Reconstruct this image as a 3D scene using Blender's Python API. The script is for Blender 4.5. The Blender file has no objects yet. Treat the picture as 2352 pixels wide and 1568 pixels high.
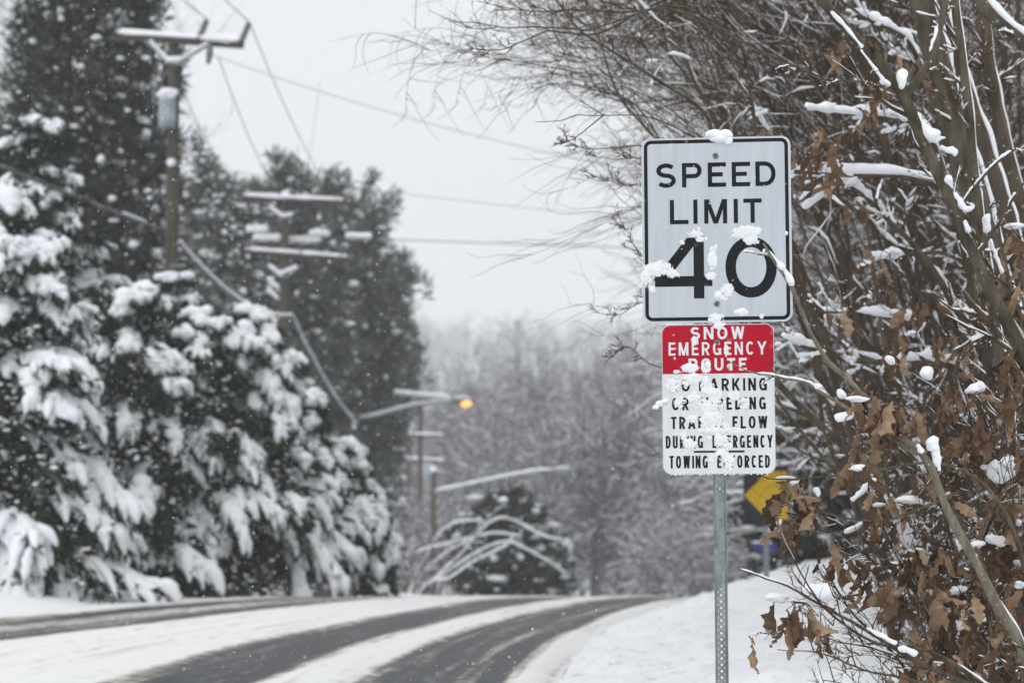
import bpy, math
import numpy as np
from mathutils import Vector

S = bpy.context.scene
COL = S.collection
R = math.radians

# ------------------------------------------------------------------ camera, sky, sun, exposure
F, CX, CY = 5553.0, 1176.0, 784.0           # focal length and centre in photo pixels (2352 wide)
EYE, PITCH = 1.1, R(4.5)
cam = bpy.data.objects.new('camera', bpy.data.cameras.new('camera'))
COL.objects.link(cam)
cam.location = (0, 0, EYE)
cam.rotation_euler = (R(90) + PITCH, 0, 0)
cam.data.lens = 85.0
cam.data.sensor_width = 36.0
cam.data.clip_start = 0.1
cam.data.clip_end = 5000
cam.data.dof.use_dof = True
cam.data.dof.focus_distance = 9.85
cam.data.dof.aperture_fstop = 3.4
cam.data.dof.aperture_blades = 0
S.camera = cam

SUN_EL, SUN_AZ = R(50), R(200)
world = bpy.data.worlds.new('World')
S.world = world
world.use_nodes = True
wn, wl = world.node_tree.nodes, world.node_tree.links
wn.clear()
wo = wn.new('ShaderNodeOutputWorld')
wb = wn.new('ShaderNodeBackground')
sky = wn.new('ShaderNodeTexSky')
sky.sky_type = 'NISHITA'
sky.sun_disc = False
sky.sun_elevation = SUN_EL
sky.sun_rotation = SUN_AZ
sky.dust_density = 6.0
sky.air_density = 1.0
hs = wn.new('ShaderNodeHueSaturation')
hs.inputs['Saturation'].default_value = 0.05
mx = wn.new('ShaderNodeMixRGB')
mx.inputs['Fac'].default_value = 0.82          # closed cloud deck over the clear-sky light
mx.inputs['Color2'].default_value = (7.45, 7.65, 7.92, 1)
wl.new(sky.outputs[0], hs.inputs['Color'])
wl.new(hs.outputs[0], mx.inputs['Color1'])
tcw = wn.new('ShaderNodeTexCoord'); spw = wn.new('ShaderNodeSeparateXYZ')
mrw = wn.new('ShaderNodeMapRange')             # overcast: the cloud is brighter overhead than near the horizon
mrw.inputs['From Min'].default_value = 0.12; mrw.inputs['From Max'].default_value = 1.0
mrw.inputs['To Min'].default_value = 1.0; mrw.inputs['To Max'].default_value = 1.4
mlt = wn.new('ShaderNodeMixRGB'); mlt.blend_type = 'MULTIPLY'; mlt.inputs['Fac'].default_value = 1.0
wl.new(tcw.outputs['Generated'], spw.inputs[0]); wl.new(spw.outputs['Z'], mrw.inputs['Value'])
wl.new(mx.outputs[0], mlt.inputs['Color1']); wl.new(mrw.outputs[0], mlt.inputs['Color2'])
wl.new(mlt.outputs[0], wb.inputs['Color'])
wb.inputs['Strength'].default_value = 0.115
wl.new(wb.outputs[0], wo.inputs['Surface'])

sun = bpy.data.objects.new('sun', bpy.data.lights.new('sun', 'SUN'))
COL.objects.link(sun)
sun.data.energy = 0.6
sun.data.angle = R(40)
sun.data.color = (1.0, 0.97, 0.93)
sun.location = (0, 0, 80)
sun.rotation_euler = (R(90) - SUN_EL, 0, R(180) - SUN_AZ)      # from behind the camera, matching the sky

S.view_settings.view_transform = 'Standard'
S.view_settings.look = 'None'
S.view_settings.exposure = 0.09
S.view_settings.gamma = 1.0
S.cycles.max_bounces = 8
S.cycles.diffuse_bounces = 3
S.cycles.volume_bounces = 1
S.cycles.transmission_bounces = 2
S.cycles.transparent_max_bounces = 4
S.cycles.use_adaptive_sampling = True
S.cycles.adaptive_threshold = 0.01
S.cycles.use_denoising = True

# ------------------------------------------------------------------ helpers
def P(x, y, d):
    """A point d metres ahead of the camera seen at photo pixel (x, y)."""
    a, b = (x - CX) / F, (CY - y) / F
    c, s = math.cos(PITCH), math.sin(PITCH)
    v = np.array([a, c - b * s, s + b * c])
    return v * (d / v[1]) + np.array([0, 0, EYE])

def nrm(v):
    return v / np.maximum(np.linalg.norm(v, axis=-1, keepdims=True), 1e-9)

def vnoise(x, y, seed=0):
    x, y = np.asarray(x, float), np.asarray(y, float)
    xi, yi = np.floor(x), np.floor(y)
    xf, yf = x - xi, y - yi
    def h(i, j):
        v = np.sin(i * 127.1 + j * 311.7 + seed * 74.7) * 43758.5453
        return v - np.floor(v)
    u, v = xf * xf * (3 - 2 * xf), yf * yf * (3 - 2 * yf)
    return (h(xi, yi) * (1 - u) + h(xi + 1, yi) * u) * (1 - v) + (h(xi, yi + 1) * (1 - u) + h(xi + 1, yi + 1) * u) * v

def fbm(x, y, seed=0, octv=4):
    t, a, s = 0.0, 0.5, 0.0
    for k in range(octv):
        t = t + a * vnoise(np.asarray(x) * 2 ** k, np.asarray(y) * 2 ** k, seed + k)
        s += a
        a *= 0.5
    return t / s

def sstep(a, b, x):
    t = np.clip((np.asarray(x, float) - a) / (b - a), 0, 1)
    return t * t * (3 - 2 * t)

def make_mesh(name, parts, smooth=True):
    """parts: list of (verts Nx3, faces MxK); K may differ between entries."""
    vs, off, loops, tot, st = [], 0, [], [], 0
    for v, f in parts:
        v = np.asarray(v, np.float32).reshape(-1, 3)
        f = np.asarray(f, np.int64)
        if len(v) == 0 or len(f) == 0:
            continue
        vs.append(v)
        loops.append((f + off).ravel())
        tot.append(np.full(len(f), f.shape[1], np.int32))
        off += len(v)
    me = bpy.data.meshes.new(name)
    if not vs:
        return me
    vs, loops, tot = np.concatenate(vs), np.concatenate(loops).astype(np.int32), np.concatenate(tot)
    me.vertices.add(len(vs)); me.vertices.foreach_set('co', vs.ravel())
    me.loops.add(len(loops)); me.loops.foreach_set('vertex_index', loops)
    me.polygons.add(len(tot))
    starts = np.concatenate([[0], np.cumsum(tot)[:-1]]).astype(np.int32)
    me.polygons.foreach_set('loop_start', starts)
    me.polygons.foreach_set('loop_total', tot)
    me.update(calc_edges=True)
    me.polygons.foreach_set('use_smooth', np.full(len(tot), smooth))
    me.validate()
    return me

def link(name, me, mat=None, parent=None, loc=(0, 0, 0)):
    o = bpy.data.objects.new(name, me)
    COL.objects.link(o)
    if mat is not None and me is not None:
        me.materials.append(mat)
    if parent is not None:
        o.parent = parent
    o.location = loc
    return o

def part(name, parts, mat, parent, smooth=True, label=None):
    o = link(name, make_mesh(name, parts, smooth), mat, parent)
    if label:
        o['label'] = label
    return o

def tag(o, label=None, cat=None, group=None, kind=None):
    if label: o['label'] = label
    if cat: o['category'] = cat
    if group: o['group'] = group
    if kind: o['kind'] = kind
    return o

def thing(name, loc, label, cat, group=None):
    o = link(name, None, None, None, tuple(loc))
    return tag(o, label, cat, group)

def dup(src, loc, rz=0.0, sc=1.0, label=None, group=None, szz=None):
    c = src.copy(); COL.objects.link(c)
    c.location = tuple(loc); c.rotation_euler = (0, 0, rz)
    c.scale = (sc, sc, szz if szz else sc)
    if label: c['label'] = label
    if group: c['group'] = group
    for ch in list(src.children):
        k = ch.copy(); COL.objects.link(k); k.parent = c
        for g in list(ch.children):
            q = g.copy(); COL.objects.link(q); q.parent = k
    return c

def box(x0, x1, y0, y1, z0, z1):
    v = [(x, y, z) for x in (x0, x1) for y in (y0, y1) for z in (z0, z1)]
    f = [(0, 1, 3, 2), (4, 6, 7, 5), (0, 4, 5, 1), (2, 3, 7, 6), (0, 2, 6, 4), (1, 5, 7, 3)]
    return np.array(v, float), np.array(f)

def bar(a, b, w, h, up=(0, 0, 1)):
    """A rectangular bar from a to b, w wide and h high."""
    a, b = np.array(a, float), np.array(b, float)
    t = nrm(b - a)
    s = nrm(np.cross(t, np.array(up, float)))
    u = np.cross(s, t)
    v = [p + s * i * w / 2 + u * j * h / 2 for p in (a, b) for i in (-1, 1) for j in (-1, 1)]
    f = [(0, 2, 3, 1), (4, 5, 7, 6), (0, 1, 5, 4), (2, 6, 7, 3), (0, 4, 6, 2), (1, 3, 7, 5)]
    return np.array(v), np.array(f)

def frames(paths):
    T = nrm(np.gradient(paths, axis=1))
    mean = np.abs(nrm(paths[:, -1] - paths[:, 0]))
    ref = np.where(mean[:, 2:3] < 0.85, np.array([[0, 0, 1.0]]), np.array([[1.0, 0, 0]]))[:, None, :]
    B = nrm(np.cross(T, np.broadcast_to(ref, T.shape)))
    return T, B, np.cross(B, T)

def tubes(paths, rad, sides=5, flat=None, caps=False):
    """Many tubes at once: paths (N,n,3), rad (N,n) -> verts, quads."""
    paths, rad = np.asarray(paths, float), np.asarray(rad, float)
    if paths.ndim == 2:
        paths, rad = paths[None], rad[None]
    N, n, _ = paths.shape
    if N == 0:
        return np.zeros((0, 3)), np.zeros((0, 4), int)
    T, B, Nn = frames(paths)
    a = np.arange(sides) * 2 * np.pi / sides
    ca, sa = np.cos(a)[None, None, :, None], np.sin(a)[None, None, :, None]
    r = rad[:, :, None, None]
    v = paths[:, :, None, :] + r * (ca * B[:, :, None, :] * (flat or 1.0) + sa * Nn[:, :, None, :])
    base = (np.arange(N) * n * sides)[:, None, None] + (np.arange(n - 1) * sides)[None, :, None]
    k = np.arange(sides)[None, None, :]
    k2 = (k + 1) % sides
    f = np.stack([base + k, base + k2, base + sides + k2, base + sides + k], -1)
    return v.reshape(-1, 3), f.reshape(-1, 4)

def resample(path, n):
    path = np.asarray(path, float)
    s = np.concatenate([[0], np.cumsum(np.linalg.norm(np.diff(path[:, :3], axis=0), axis=1))])
    t = np.linspace(0, s[-1], n)
    return np.stack([np.interp(t, s, path[:, k]) for k in range(path.shape[1])], -1)

def smooth_path(path, n):
    """Catmull-Rom through the control points, evenly resampled; extra columns (radius) ride along."""
    p = np.asarray(path, float)
    p = np.vstack([2 * p[0] - p[1], p, 2 * p[-1] - p[-2]])
    out = []
    for i in range(1, len(p) - 2):
        for t in np.linspace(0, 1, 8, endpoint=False):
            a, b, c, d = p[i - 1], p[i], p[i + 1], p[i + 2]
            out.append(0.5 * ((2 * b) + (c - a) * t + (2 * a - 5 * b + 4 * c - d) * t * t + (-a + 3 * b - 3 * c + d) * t ** 3))
    out.append(p[-2])
    return resample(np.array(out), n)

def grow(paths, rad, count, rng, t=(0.2, 1.0), ang=(30, 60), lenf=(0.3, 0.6), n=5, up=0.0, wig=0.12, rfac=0.6, taper=0.35, bias=None, rmin=0.0):
    N, m, _ = paths.shape
    idx = np.repeat(np.arange(N), count)
    tt = rng.uniform(t[0], t[1], len(idx))
    f = np.clip(tt * (m - 1), 0, m - 1.001)
    i = f.astype(int); w = (f - i)[:, None]
    p = paths[idx, i] * (1 - w) + paths[idx, i + 1] * w
    T = nrm(paths[idx, i + 1] - paths[idx, i])
    r0 = np.maximum((rad[idx, i] * (1 - w[:, 0]) + rad[idx, i + 1] * w[:, 0]) * rfac, rmin)
    pl = np.linalg.norm(np.diff(paths, axis=1), axis=2).sum(1)[idx]
    L = pl * rng.uniform(lenf[0], lenf[1], len(idx)) * (1.2 - 0.6 * tt)
    v = rng.normal(size=(len(idx), 3))
    if bias is not None:
        v = v + np.array(bias)
    v = nrm(v - (v * T).sum(1, keepdims=True) * T)
    a = np.radians(rng.uniform(ang[0], ang[1], len(idx)))[:, None]
    d = np.cos(a) * T + np.sin(a) * v
    out = [p]
    seg = (L / (n - 1))[:, None]
    for k in range(n - 1):
        d = nrm(d + np.array([0, 0, up]) + wig * rng.normal(size=d.shape))
        p = p + d * seg
        out.append(p)
    q = np.stack(out, 1)
    return q, r0[:, None] * np.linspace(1, taper, n)[None, :]

def refine(paths, rad, k):
    N, n, _ = paths.shape
    t = np.linspace(0, n - 1, k)
    i = np.minimum(t.astype(int), n - 2); w = (t - i)[None, :, None]
    return paths[:, i] * (1 - w) + paths[:, i + 1] * w, rad[:, i] * (1 - w[..., 0]) + rad[:, i + 1] * w[..., 0]

def snow_on(paths, rad, rng, a=0.006, b=0.9, gap=0.3, n=None, sides=6, power=1.4, lo=0.35, off=.55):
    """Ridges of snow lying on the upper side of branches."""
    if n:
        paths, rad = refine(paths, rad, n)
    T = nrm(np.gradient(paths, axis=1))
    U = np.array([0, 0, 1.0]) - T[..., 2:3] * T
    h = np.linalg.norm(U, axis=-1)
    U = nrm(U)
    N, m = rad.shape
    ns = rng.uniform(lo, 1.15, (N, m))
    ns = 0.5 * ns + 0.25 * np.roll(ns, 1, 1) + 0.25 * np.roll(ns, -1, 1)
    gl = max(3, m // 6)
    g = rng.uniform(0, 1, (N, (m + gl - 1) // gl))
    keep = np.repeat(g > gap, gl, axis=1)[:, :m].astype(float)
    if m >= 12: keep = (keep + np.roll(keep, 1, 1) + np.roll(keep, 2, 1)) / 3
    rs = (a + b * rad) * h ** power * ns * keep
    rs[:, 0] *= 0.3; rs[:, -1] *= 0.2
    c = paths + U * (rad * off + rs * 0.5)[..., None]
    use = rs.max(1) > 1e-4
    return tubes(c[use], rs[use] + 1e-5, sides)

def blobs(cent, rx, ry, rz, rng, nu=12, nv=8, amp=0.18):
    """Lumpy ellipsoids, vectorised."""
    cent = np.asarray(cent, float).reshape(-1, 3)
    N = len(cent)
    if N == 0:
        return np.zeros((0, 3)), np.zeros((0, 4), int)
    th = np.linspace(0.02, np.pi - 0.02, nv)
    ph = np.arange(nu) * 2 * np.pi / nu
    d = np.stack([np.sin(th)[:, None] * np.cos(ph), np.sin(th)[:, None] * np.sin(ph), np.cos(th)[:, None] * np.ones(nu)], -1)
    k = rng.normal(size=(N, 4, 3)) * 2.2
    o = rng.uniform(0, 6.28, (N, 4))
    w = np.sin(np.einsum('uvc,nkc->nkuv', d, k) + o[:, :, None, None]).mean(1) * 2
    r = 1 + amp * w
    sc = np.stack([np.broadcast_to(rx, N), np.broadcast_to(ry, N), np.broadcast_to(rz, N)], -1)
    v = cent[:, None, None, :] + d[None] * r[..., None] * sc[:, None, None, :]
    base = (np.arange(N) * nu * nv)[:, None, None] + (np.arange(nv - 1) * nu)[None, :, None]
    j = np.arange(nu)[None, None, :]; j2 = (j + 1) % nu
    f = np.stack([base + j, base + nu + j, base + nu + j2, base + j2], -1)
    return v.reshape(-1, 3), f.reshape(-1, 4)

def quads(p, d, s, L, W):
    """Leaf-like quads (kite shaped): base p, direction d, side s."""
    L, W = np.asarray(L)[:, None], np.asarray(W)[:, None]
    v = np.stack([p, p + d * L * 0.45 + s * W / 2, p + d * L, p + d * L * 0.45 - s * W / 2], 1)
    return v.reshape(-1, 3), np.arange(len(p) * 4).reshape(-1, 4)

# ------------------------------------------------------------------ materials
def new_mat(name):
    m = bpy.data.materials.new(name)
    m.use_nodes = True
    nt = m.node_tree
    return m, nt, nt.nodes['Principled BSDF']

def mat(name, c1, c2=None, scale=5.0, rough=0.8, bump=0.0, bscale=None, spec=0.3, metal=0.0, detail=4.0, trans=0.0, stretch=None, lo=0.35, hi=0.65):
    m, nt, b = new_mat(name)
    b.inputs['Roughness'].default_value = rough
    b.inputs['Metallic'].default_value = metal
    b.inputs['Specular IOR Level'].default_value = spec
    tc = nt.nodes.new('ShaderNodeTexCoord')
    src = tc.outputs['Object']
    if stretch:
        mp = nt.nodes.new('ShaderNodeMapping'); mp.inputs['Scale'].default_value = stretch
        nt.links.new(src, mp.inputs[0]); src = mp.outputs[0]
    if c2 is not None:
        nz = nt.nodes.new('ShaderNodeTexNoise'); nz.inputs['Scale'].default_value = scale; nz.inputs['Detail'].default_value = detail
        nt.links.new(src, nz.inputs['Vector'])
        cr = nt.nodes.new('ShaderNodeValToRGB')
        cr.color_ramp.elements[0].position = lo; cr.color_ramp.elements[1].position = hi
        cr.color_ramp.elements[0].color = (*c1, 1); cr.color_ramp.elements[1].color = (*c2, 1)
        nt.links.new(nz.outputs['Fac'], cr.inputs[0]); nt.links.new(cr.outputs[0], b.inputs['Base Color'])
    else:
        b.inputs['Base Color'].default_value = (*c1, 1)
    if bump:
        nb = nt.nodes.new('ShaderNodeTexNoise'); nb.inputs['Scale'].default_value = bscale or scale * 3; nb.inputs['Detail'].default_value = 5
        bp = nt.nodes.new('ShaderNodeBump'); bp.inputs['Strength'].default_value = bump; bp.inputs['Distance'].default_value = 0.02
        nt.links.new(src, nb.inputs['Vector']); nt.links.new(nb.outputs['Fac'], bp.inputs['Height']); nt.links.new(bp.outputs[0], b.inputs['Normal'])
    if trans:
        tr = nt.nodes.new('ShaderNodeBsdfTranslucent')
        mxs = nt.nodes.new('ShaderNodeMixShader'); mxs.inputs[0].default_value = trans
        out = nt.nodes['Material Output']
        if c2 is not None: nt.links.new(cr.outputs[0], tr.inputs[0])
        else: tr.inputs[0].default_value = (*c1, 1)
        nt.links.new(b.outputs[0], mxs.inputs[1]); nt.links.new(tr.outputs[0], mxs.inputs[2]); nt.links.new(mxs.outputs[0], out.inputs['Surface'])
    return m

M = {}
M['snow'] = mat('snow', (0.80, 0.82, 0.86), (0.86, 0.87, 0.89), 6, 0.75, 0.35, 40, 0.2)
M['crust'] = mat('snow_crust', (0.84, 0.86, 0.89), (0.90, 0.91, 0.92), 60, 0.75, 0.25, 220, 0.2)
M['needle'] = mat('conifer_needles', (0.015, 0.024, 0.014), (0.042, 0.056, 0.030), 2.5, 0.9, spec=.05, trans=0.12)
M['evergreen'] = mat('evergreen_foliage', (0.088, 0.095, 0.080), (0.29, 0.30, 0.27), 1.8, 0.9, spec=.05, trans=0.12, lo=.40, hi=.74)  # pale for frost, and lightened further so the colour carries distance haze
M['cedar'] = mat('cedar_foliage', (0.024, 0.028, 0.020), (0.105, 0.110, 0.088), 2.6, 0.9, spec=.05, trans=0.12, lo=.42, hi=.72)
M['bark'] = mat('grey_brown_bark', (0.055, 0.042, 0.030), (0.120, 0.094, 0.068), 14, 0.9, 0.5, 60, 0.15, stretch=(1, 1, 0.35))
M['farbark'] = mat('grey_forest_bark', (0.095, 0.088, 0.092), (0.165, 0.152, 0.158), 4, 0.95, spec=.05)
M['palebark'] = mat('pale_olive_bark', (0.125, 0.110, 0.078), (0.24, 0.215, 0.165), 30, 0.9, 0.6, 90, 0.15, stretch=(1, 1, 0.3))
M['oakbark'] = mat('olive_grey_bark', (0.050, 0.043, 0.029), (0.125, 0.108, 0.078), 22, 0.9, 0.6, 90, 0.15, stretch=(1, 1, 0.3))
M['twig'] = mat('twig_bark', (0.050, 0.032, 0.020), (0.108, 0.072, 0.046), 8, 0.95, spec=0.05)
mm, nt, b = new_mat('dry_oak_leaf')
at_ = nt.nodes.new('ShaderNodeAttribute'); at_.attribute_name = 'tone'
cr_ = nt.nodes.new('ShaderNodeValToRGB'); ce = cr_.color_ramp.elements
ce[0].position = 0.0; ce[0].color = (0.055, 0.032, 0.019, 1)
ce[1].position = 1.0; ce[1].color = (0.37, 0.26, 0.165, 1)
q = ce.new(.45); q.color = (0.135, 0.076, 0.040, 1)
q = ce.new(.75); q.color = (0.225, 0.142, 0.082, 1)
nz_ = nt.nodes.new('ShaderNodeTexNoise'); nz_.inputs['Scale'].default_value = 26; nz_.inputs['Detail'].default_value = 4
tc_n = nt.nodes.new('ShaderNodeTexCoord'); nt.links.new(tc_n.outputs['Object'], nz_.inputs['Vector'])
ma_ = nt.nodes.new('ShaderNodeMath'); ma_.operation = 'MULTIPLY_ADD'; ma_.inputs[1].default_value = .5; nt.links.new(nz_.outputs['Fac'], ma_.inputs[0])
mb_ = nt.nodes.new('ShaderNodeMath'); mb_.operation = 'SUBTRACT'; mb_.inputs[1].default_value = .25
nt.links.new(at_.outputs['Fac'], ma_.inputs[2]); nt.links.new(ma_.outputs[0], mb_.inputs[0]); nt.links.new(mb_.outputs[0], cr_.inputs[0])
nt.links.new(cr_.outputs[0], b.inputs['Base Color']); b.inputs['Roughness'].default_value = .6; b.inputs['Specular IOR Level'].default_value = .3
tr_l = nt.nodes.new('ShaderNodeBsdfTranslucent'); nt.links.new(cr_.outputs[0], tr_l.inputs[0])
ml_ = nt.nodes.new('ShaderNodeMixShader'); ml_.inputs[0].default_value = .14
nt.links.new(b.outputs[0], ml_.inputs[1]); nt.links.new(tr_l.outputs[0], ml_.inputs[2]); nt.links.new(ml_.outputs[0], nt.nodes['Material Output'].inputs['Surface'])
M['leaf'] = mm
M['pole'] = mat('weathered_pole_wood', (0.060, 0.052, 0.038), (0.115, 0.10, 0.075), 6, 0.9, 0.5, 40, 0.1, stretch=(3, 3, 0.25))
M['darkwood'] = mat('dark_crossarm_wood', (0.050, 0.038, 0.034), (0.085, 0.068, 0.06), 8, 0.9, 0.3, 40, 0.1)
M['porcelain'] = mat('grey_porcelain', (0.13, 0.14, 0.15), rough=0.3, spec=0.5)
M['tank'] = mat('grey_transformer_paint', (0.30, 0.33, 0.37), (0.36, 0.39, 0.43), 3, 0.5)
M['wire'] = mat('wire', (0.10, 0.10, 0.105), rough=0.7)
M['galv'] = mat('galvanised_steel', (0.15, 0.18, 0.19), (0.27, 0.305, 0.32), 22, 0.5, 0.08, 80, 0.4, metal=0.25, stretch=(1, 1, 0.5))
M['boltm'] = mat('bolt_metal', (0.16, 0.155, 0.13), (0.30, 0.29, 0.25), 90, 0.4, metal=0.5)
M['boltdark'] = mat('bolt_recess', (0.06, 0.055, 0.05), rough=0.6)
M['white'] = mat('white_sheeting', (0.455, 0.495, 0.535), (0.515, 0.555, 0.595), 4, 0.55, 0.0, spec=0.25, stretch=(7, 1, .7), detail=6)
M['white2'] = mat('white_reflective_sheeting', (0.62, 0.64, 0.655), (0.70, 0.715, 0.725), 4, 0.55, 0.0, spec=0.25, stretch=(7, 1, .7), detail=6)
M['rim'] = mat('sign_rim', (0.55, 0.58, 0.61), (0.60, 0.63, 0.66), 9, 0.5)
M['black'] = mat('black_film', (0.010, 0.011, 0.013), (0.015, 0.016, 0.018), 7, 0.6, spec=0.10)
M['red'] = mat('red_film', (0.38, 0.003, 0.018), (0.43, 0.005, 0.024), 5, 0.55, spec=0.15)
M['legend'] = mat('white_legend_film', (0.70, 0.72, 0.74), rough=0.55)
M['yellow'] = mat('yellow_film', (0.52, 0.33, 0.010), (0.58, 0.37, 0.015), 4, 0.5)
M['navy'] = mat('dark_sign_face', (0.022, 0.024, 0.036), rough=0.5)
M['blue'] = mat('blue_sign_face', (0.05, 0.075, 0.30), rough=0.5)
M['lampgrey'] = mat('lamp_housing', (0.22, 0.23, 0.24), rough=0.5)
mm, nt, b = new_mat('sodium_lamp_glass')
b.inputs['Base Color'].default_value = (0.8, 0.5, 0.2, 1)
b.inputs['Emission Color'].default_value = (1.0, 0.33, 0.05, 1)
b.inputs['Emission Strength'].default_value = 1.9
M['lamp'] = mm

# snow-covered ground: bumpy, with scattered dirt along the verge
mm, nt, b = new_mat('ground_snow')
N_, L_ = nt.nodes, nt.links
tc = N_.new('ShaderNodeTexCoord')
n1 = N_.new('ShaderNodeTexNoise'); n1.inputs['Scale'].default_value = 7; n1.inputs['Detail'].default_value = 6
n2 = N_.new('ShaderNodeTexNoise'); n2.inputs['Scale'].default_value = 9; n2.inputs['Detail'].default_value = 5; n2.inputs['Roughness'].default_value = 0.7
at = N_.new('ShaderNodeAttribute'); at.attribute_name = 'dirt'
cr = N_.new('ShaderNodeValToRGB'); cr.color_ramp.elements[0].position = 0.55; cr.color_ramp.elements[1].position = 0.72
mu = N_.new('ShaderNodeMath'); mu.operation = 'MULTIPLY'
mxc = N_.new('ShaderNodeMixRGB'); mxc.inputs['Color1'].default_value = (0.83, 0.845, 0.87, 1); mxc.inputs['Color2'].default_value = (0.40, 0.35, 0.29, 1)
bp = N_.new('ShaderNodeBump'); bp.inputs['Strength'].default_value = 0.55; bp.inputs['Distance'].default_value = 0.05
for q in (n1, n2): L_.new(tc.outputs['Object'], q.inputs['Vector'])
L_.new(n2.outputs['Fac'], cr.inputs[0]); L_.new(cr.outputs[0], mu.inputs[0]); L_.new(at.outputs['Fac'], mu.inputs[1])
L_.new(mu.outputs[0], mxc.inputs['Fac']); L_.new(mxc.outputs[0], b.inputs['Base Color'])
L_.new(n1.outputs['Fac'], bp.inputs['Height']); L_.new(bp.outputs[0], b.inputs['Normal'])
b.inputs['Roughness'].default_value = 0.8
M['ground'] = mm

# road: packed snow worn through to wet asphalt in the wheel tracks
mm, nt, b = new_mat('snowy_road')
N_, L_ = nt.nodes, nt.links
tc = N_.new('ShaderNodeTexCoord')
uv = N_.new('ShaderNodeAttribute'); uv.attribute_name = 'lane'       # (lateral, along, wear)
mp = N_.new('ShaderNodeMapping'); mp.inputs['Scale'].default_value = (7.0, 0.16, 1)
n1 = N_.new('ShaderNodeTexNoise'); n1.inputs['Scale'].default_value = 1.0; n1.inputs['Detail'].default_value = 5
n2 = N_.new('ShaderNodeTexNoise'); n2.inputs['Scale'].default_value = 5.0; n2.inputs['Detail'].default_value = 8; n2.inputs['Roughness'].default_value = 0.7
n3 = N_.new('ShaderNodeTexNoise'); n3.inputs['Scale'].default_value = 22.0; n3.inputs['Detail'].default_value = 4
sp = N_.new('ShaderNodeSeparateXYZ')
L_.new(uv.outputs['Vector'], mp.inputs[0]); L_.new(mp.outputs[0], n1.inputs['Vector'])
L_.new(tc.outputs['Object'], n2.inputs['Vector']); L_.new(tc.outputs['Object'], n3.inputs['Vector'])
L_.new(uv.outputs['Vector'], sp.inputs[0])
def math_node(op, a, bb, c=None):
    q = N_.new('ShaderNodeMath'); q.operation = op
    for i, x in enumerate((a, bb, c)):
        if x is None: continue
        if isinstance(x, (int, float)): q.inputs[i].default_value = x
        else: L_.new(x, q.inputs[i])
    return q.outputs[0]
s1 = math_node('MULTIPLY_ADD', n1.outputs['Fac'], 1.35, -0.675)
s2 = math_node('MULTIPLY_ADD', n2.outputs['Fac'], 1.5, -0.75)
wear = math_node('ADD', math_node('MULTIPLY_ADD', sp.outputs['Z'], 0.84, s1), s2)
cr = N_.new('ShaderNodeValToRGB')
e = cr.color_ramp.elements
e[0].position = 0.08; e[0].color = (0.77, 0.77, 0.765, 1)
e[1].position = 0.95; e[1].color = (0.036, 0.039, 0.045, 1)
q = e.new(0.30); q.color = (0.58, 0.56, 0.515, 1)
q = e.new(0.50); q.color = (0.27, 0.255, 0.23, 1)
q = e.new(0.72); q.color = (0.072, 0.074, 0.078, 1)
L_.new(wear, cr.inputs[0]); L_.new(cr.outputs[0], b.inputs['Base Color'])
rr = N_.new('ShaderNodeMapRange'); rr.inputs['To Min'].default_value = 0.8; rr.inputs['To Max'].default_value = 0.5
L_.new(wear, rr.inputs['Value']); L_.new(rr.outputs[0], b.inputs['Roughness'])
bp = N_.new('ShaderNodeBump'); bp.inputs['Strength'].default_value = 0.35; bp.inputs['Distance'].default_value = 0.02
L_.new(n3.outputs['Fac'], bp.inputs['Height']); L_.new(bp.outputs[0], b.inputs['Normal'])
b.inputs['Specular IOR Level'].default_value = 0.15
M['road'] = mm

# ------------------------------------------------------------------ terrain and road
def lane_x(y):
    """x of the near lane's left wheel track; straightens out beyond the crest."""
    y = np.asarray(y, float)
    d = np.clip(y, 0, 60) - 17.6
    return -2.24 + 0.043 * d + 0.0036 * d * d + np.maximum(y - 60, 0) * 0.34

def crest(y):
    y = np.asarray(y, float)
    d1, k, dm = 36.9, 0.00192, 11.7
    q = np.clip(y - d1, 0, dm)
    z = -k * q * q - 2 * k * dm * np.clip(y - d1 - dm, 0, 130)
    return z + 13.0 * sstep(150, 320, y) + 62 * sstep(400, 1000, y)

def bank(x, y):
    u = np.asarray(x, float) - lane_x(y)
    right = 0.70 * sstep(2.35, 5.2, u) * (.12 + .88 * sstep(9.5, 24, np.asarray(y, float))) + 0.4 * sstep(7, 16, u) * sstep(18, 40, np.asarray(y, float))
    left = 0.28 * sstep(5.0, 7.6, -u) + 0.3 * sstep(9, 25, -u)
    rough = 0.10 * (fbm(x * 1.7, y * 1.1, 3) - 0.5) * (sstep(2.5, 3.4, u) + sstep(5.6, 7, -u)) + 0.05 * (fbm(x * 5, y * 4, 8) - 0.5) * sstep(2.5, 3.2, u) * (1 - sstep(4.2, 5.2, u)) * 2
    return right + left + rough

def ground_z(x, y):
    return crest(y) + bank(x, y)

def axis(lo, hi, fine_lo, fine_hi, step, g=1.18):
    a = list(np.arange(fine_lo, fine_hi, step))
    s, v = step, fine_hi
    while v < hi: a.append(v); s *= g; v += s
    a.append(hi)
    s, v = step * g, fine_lo - step
    while v > lo: a.insert(0, v); s *= g; v -= s
    a.insert(0, lo)
    return np.array(a)

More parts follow.
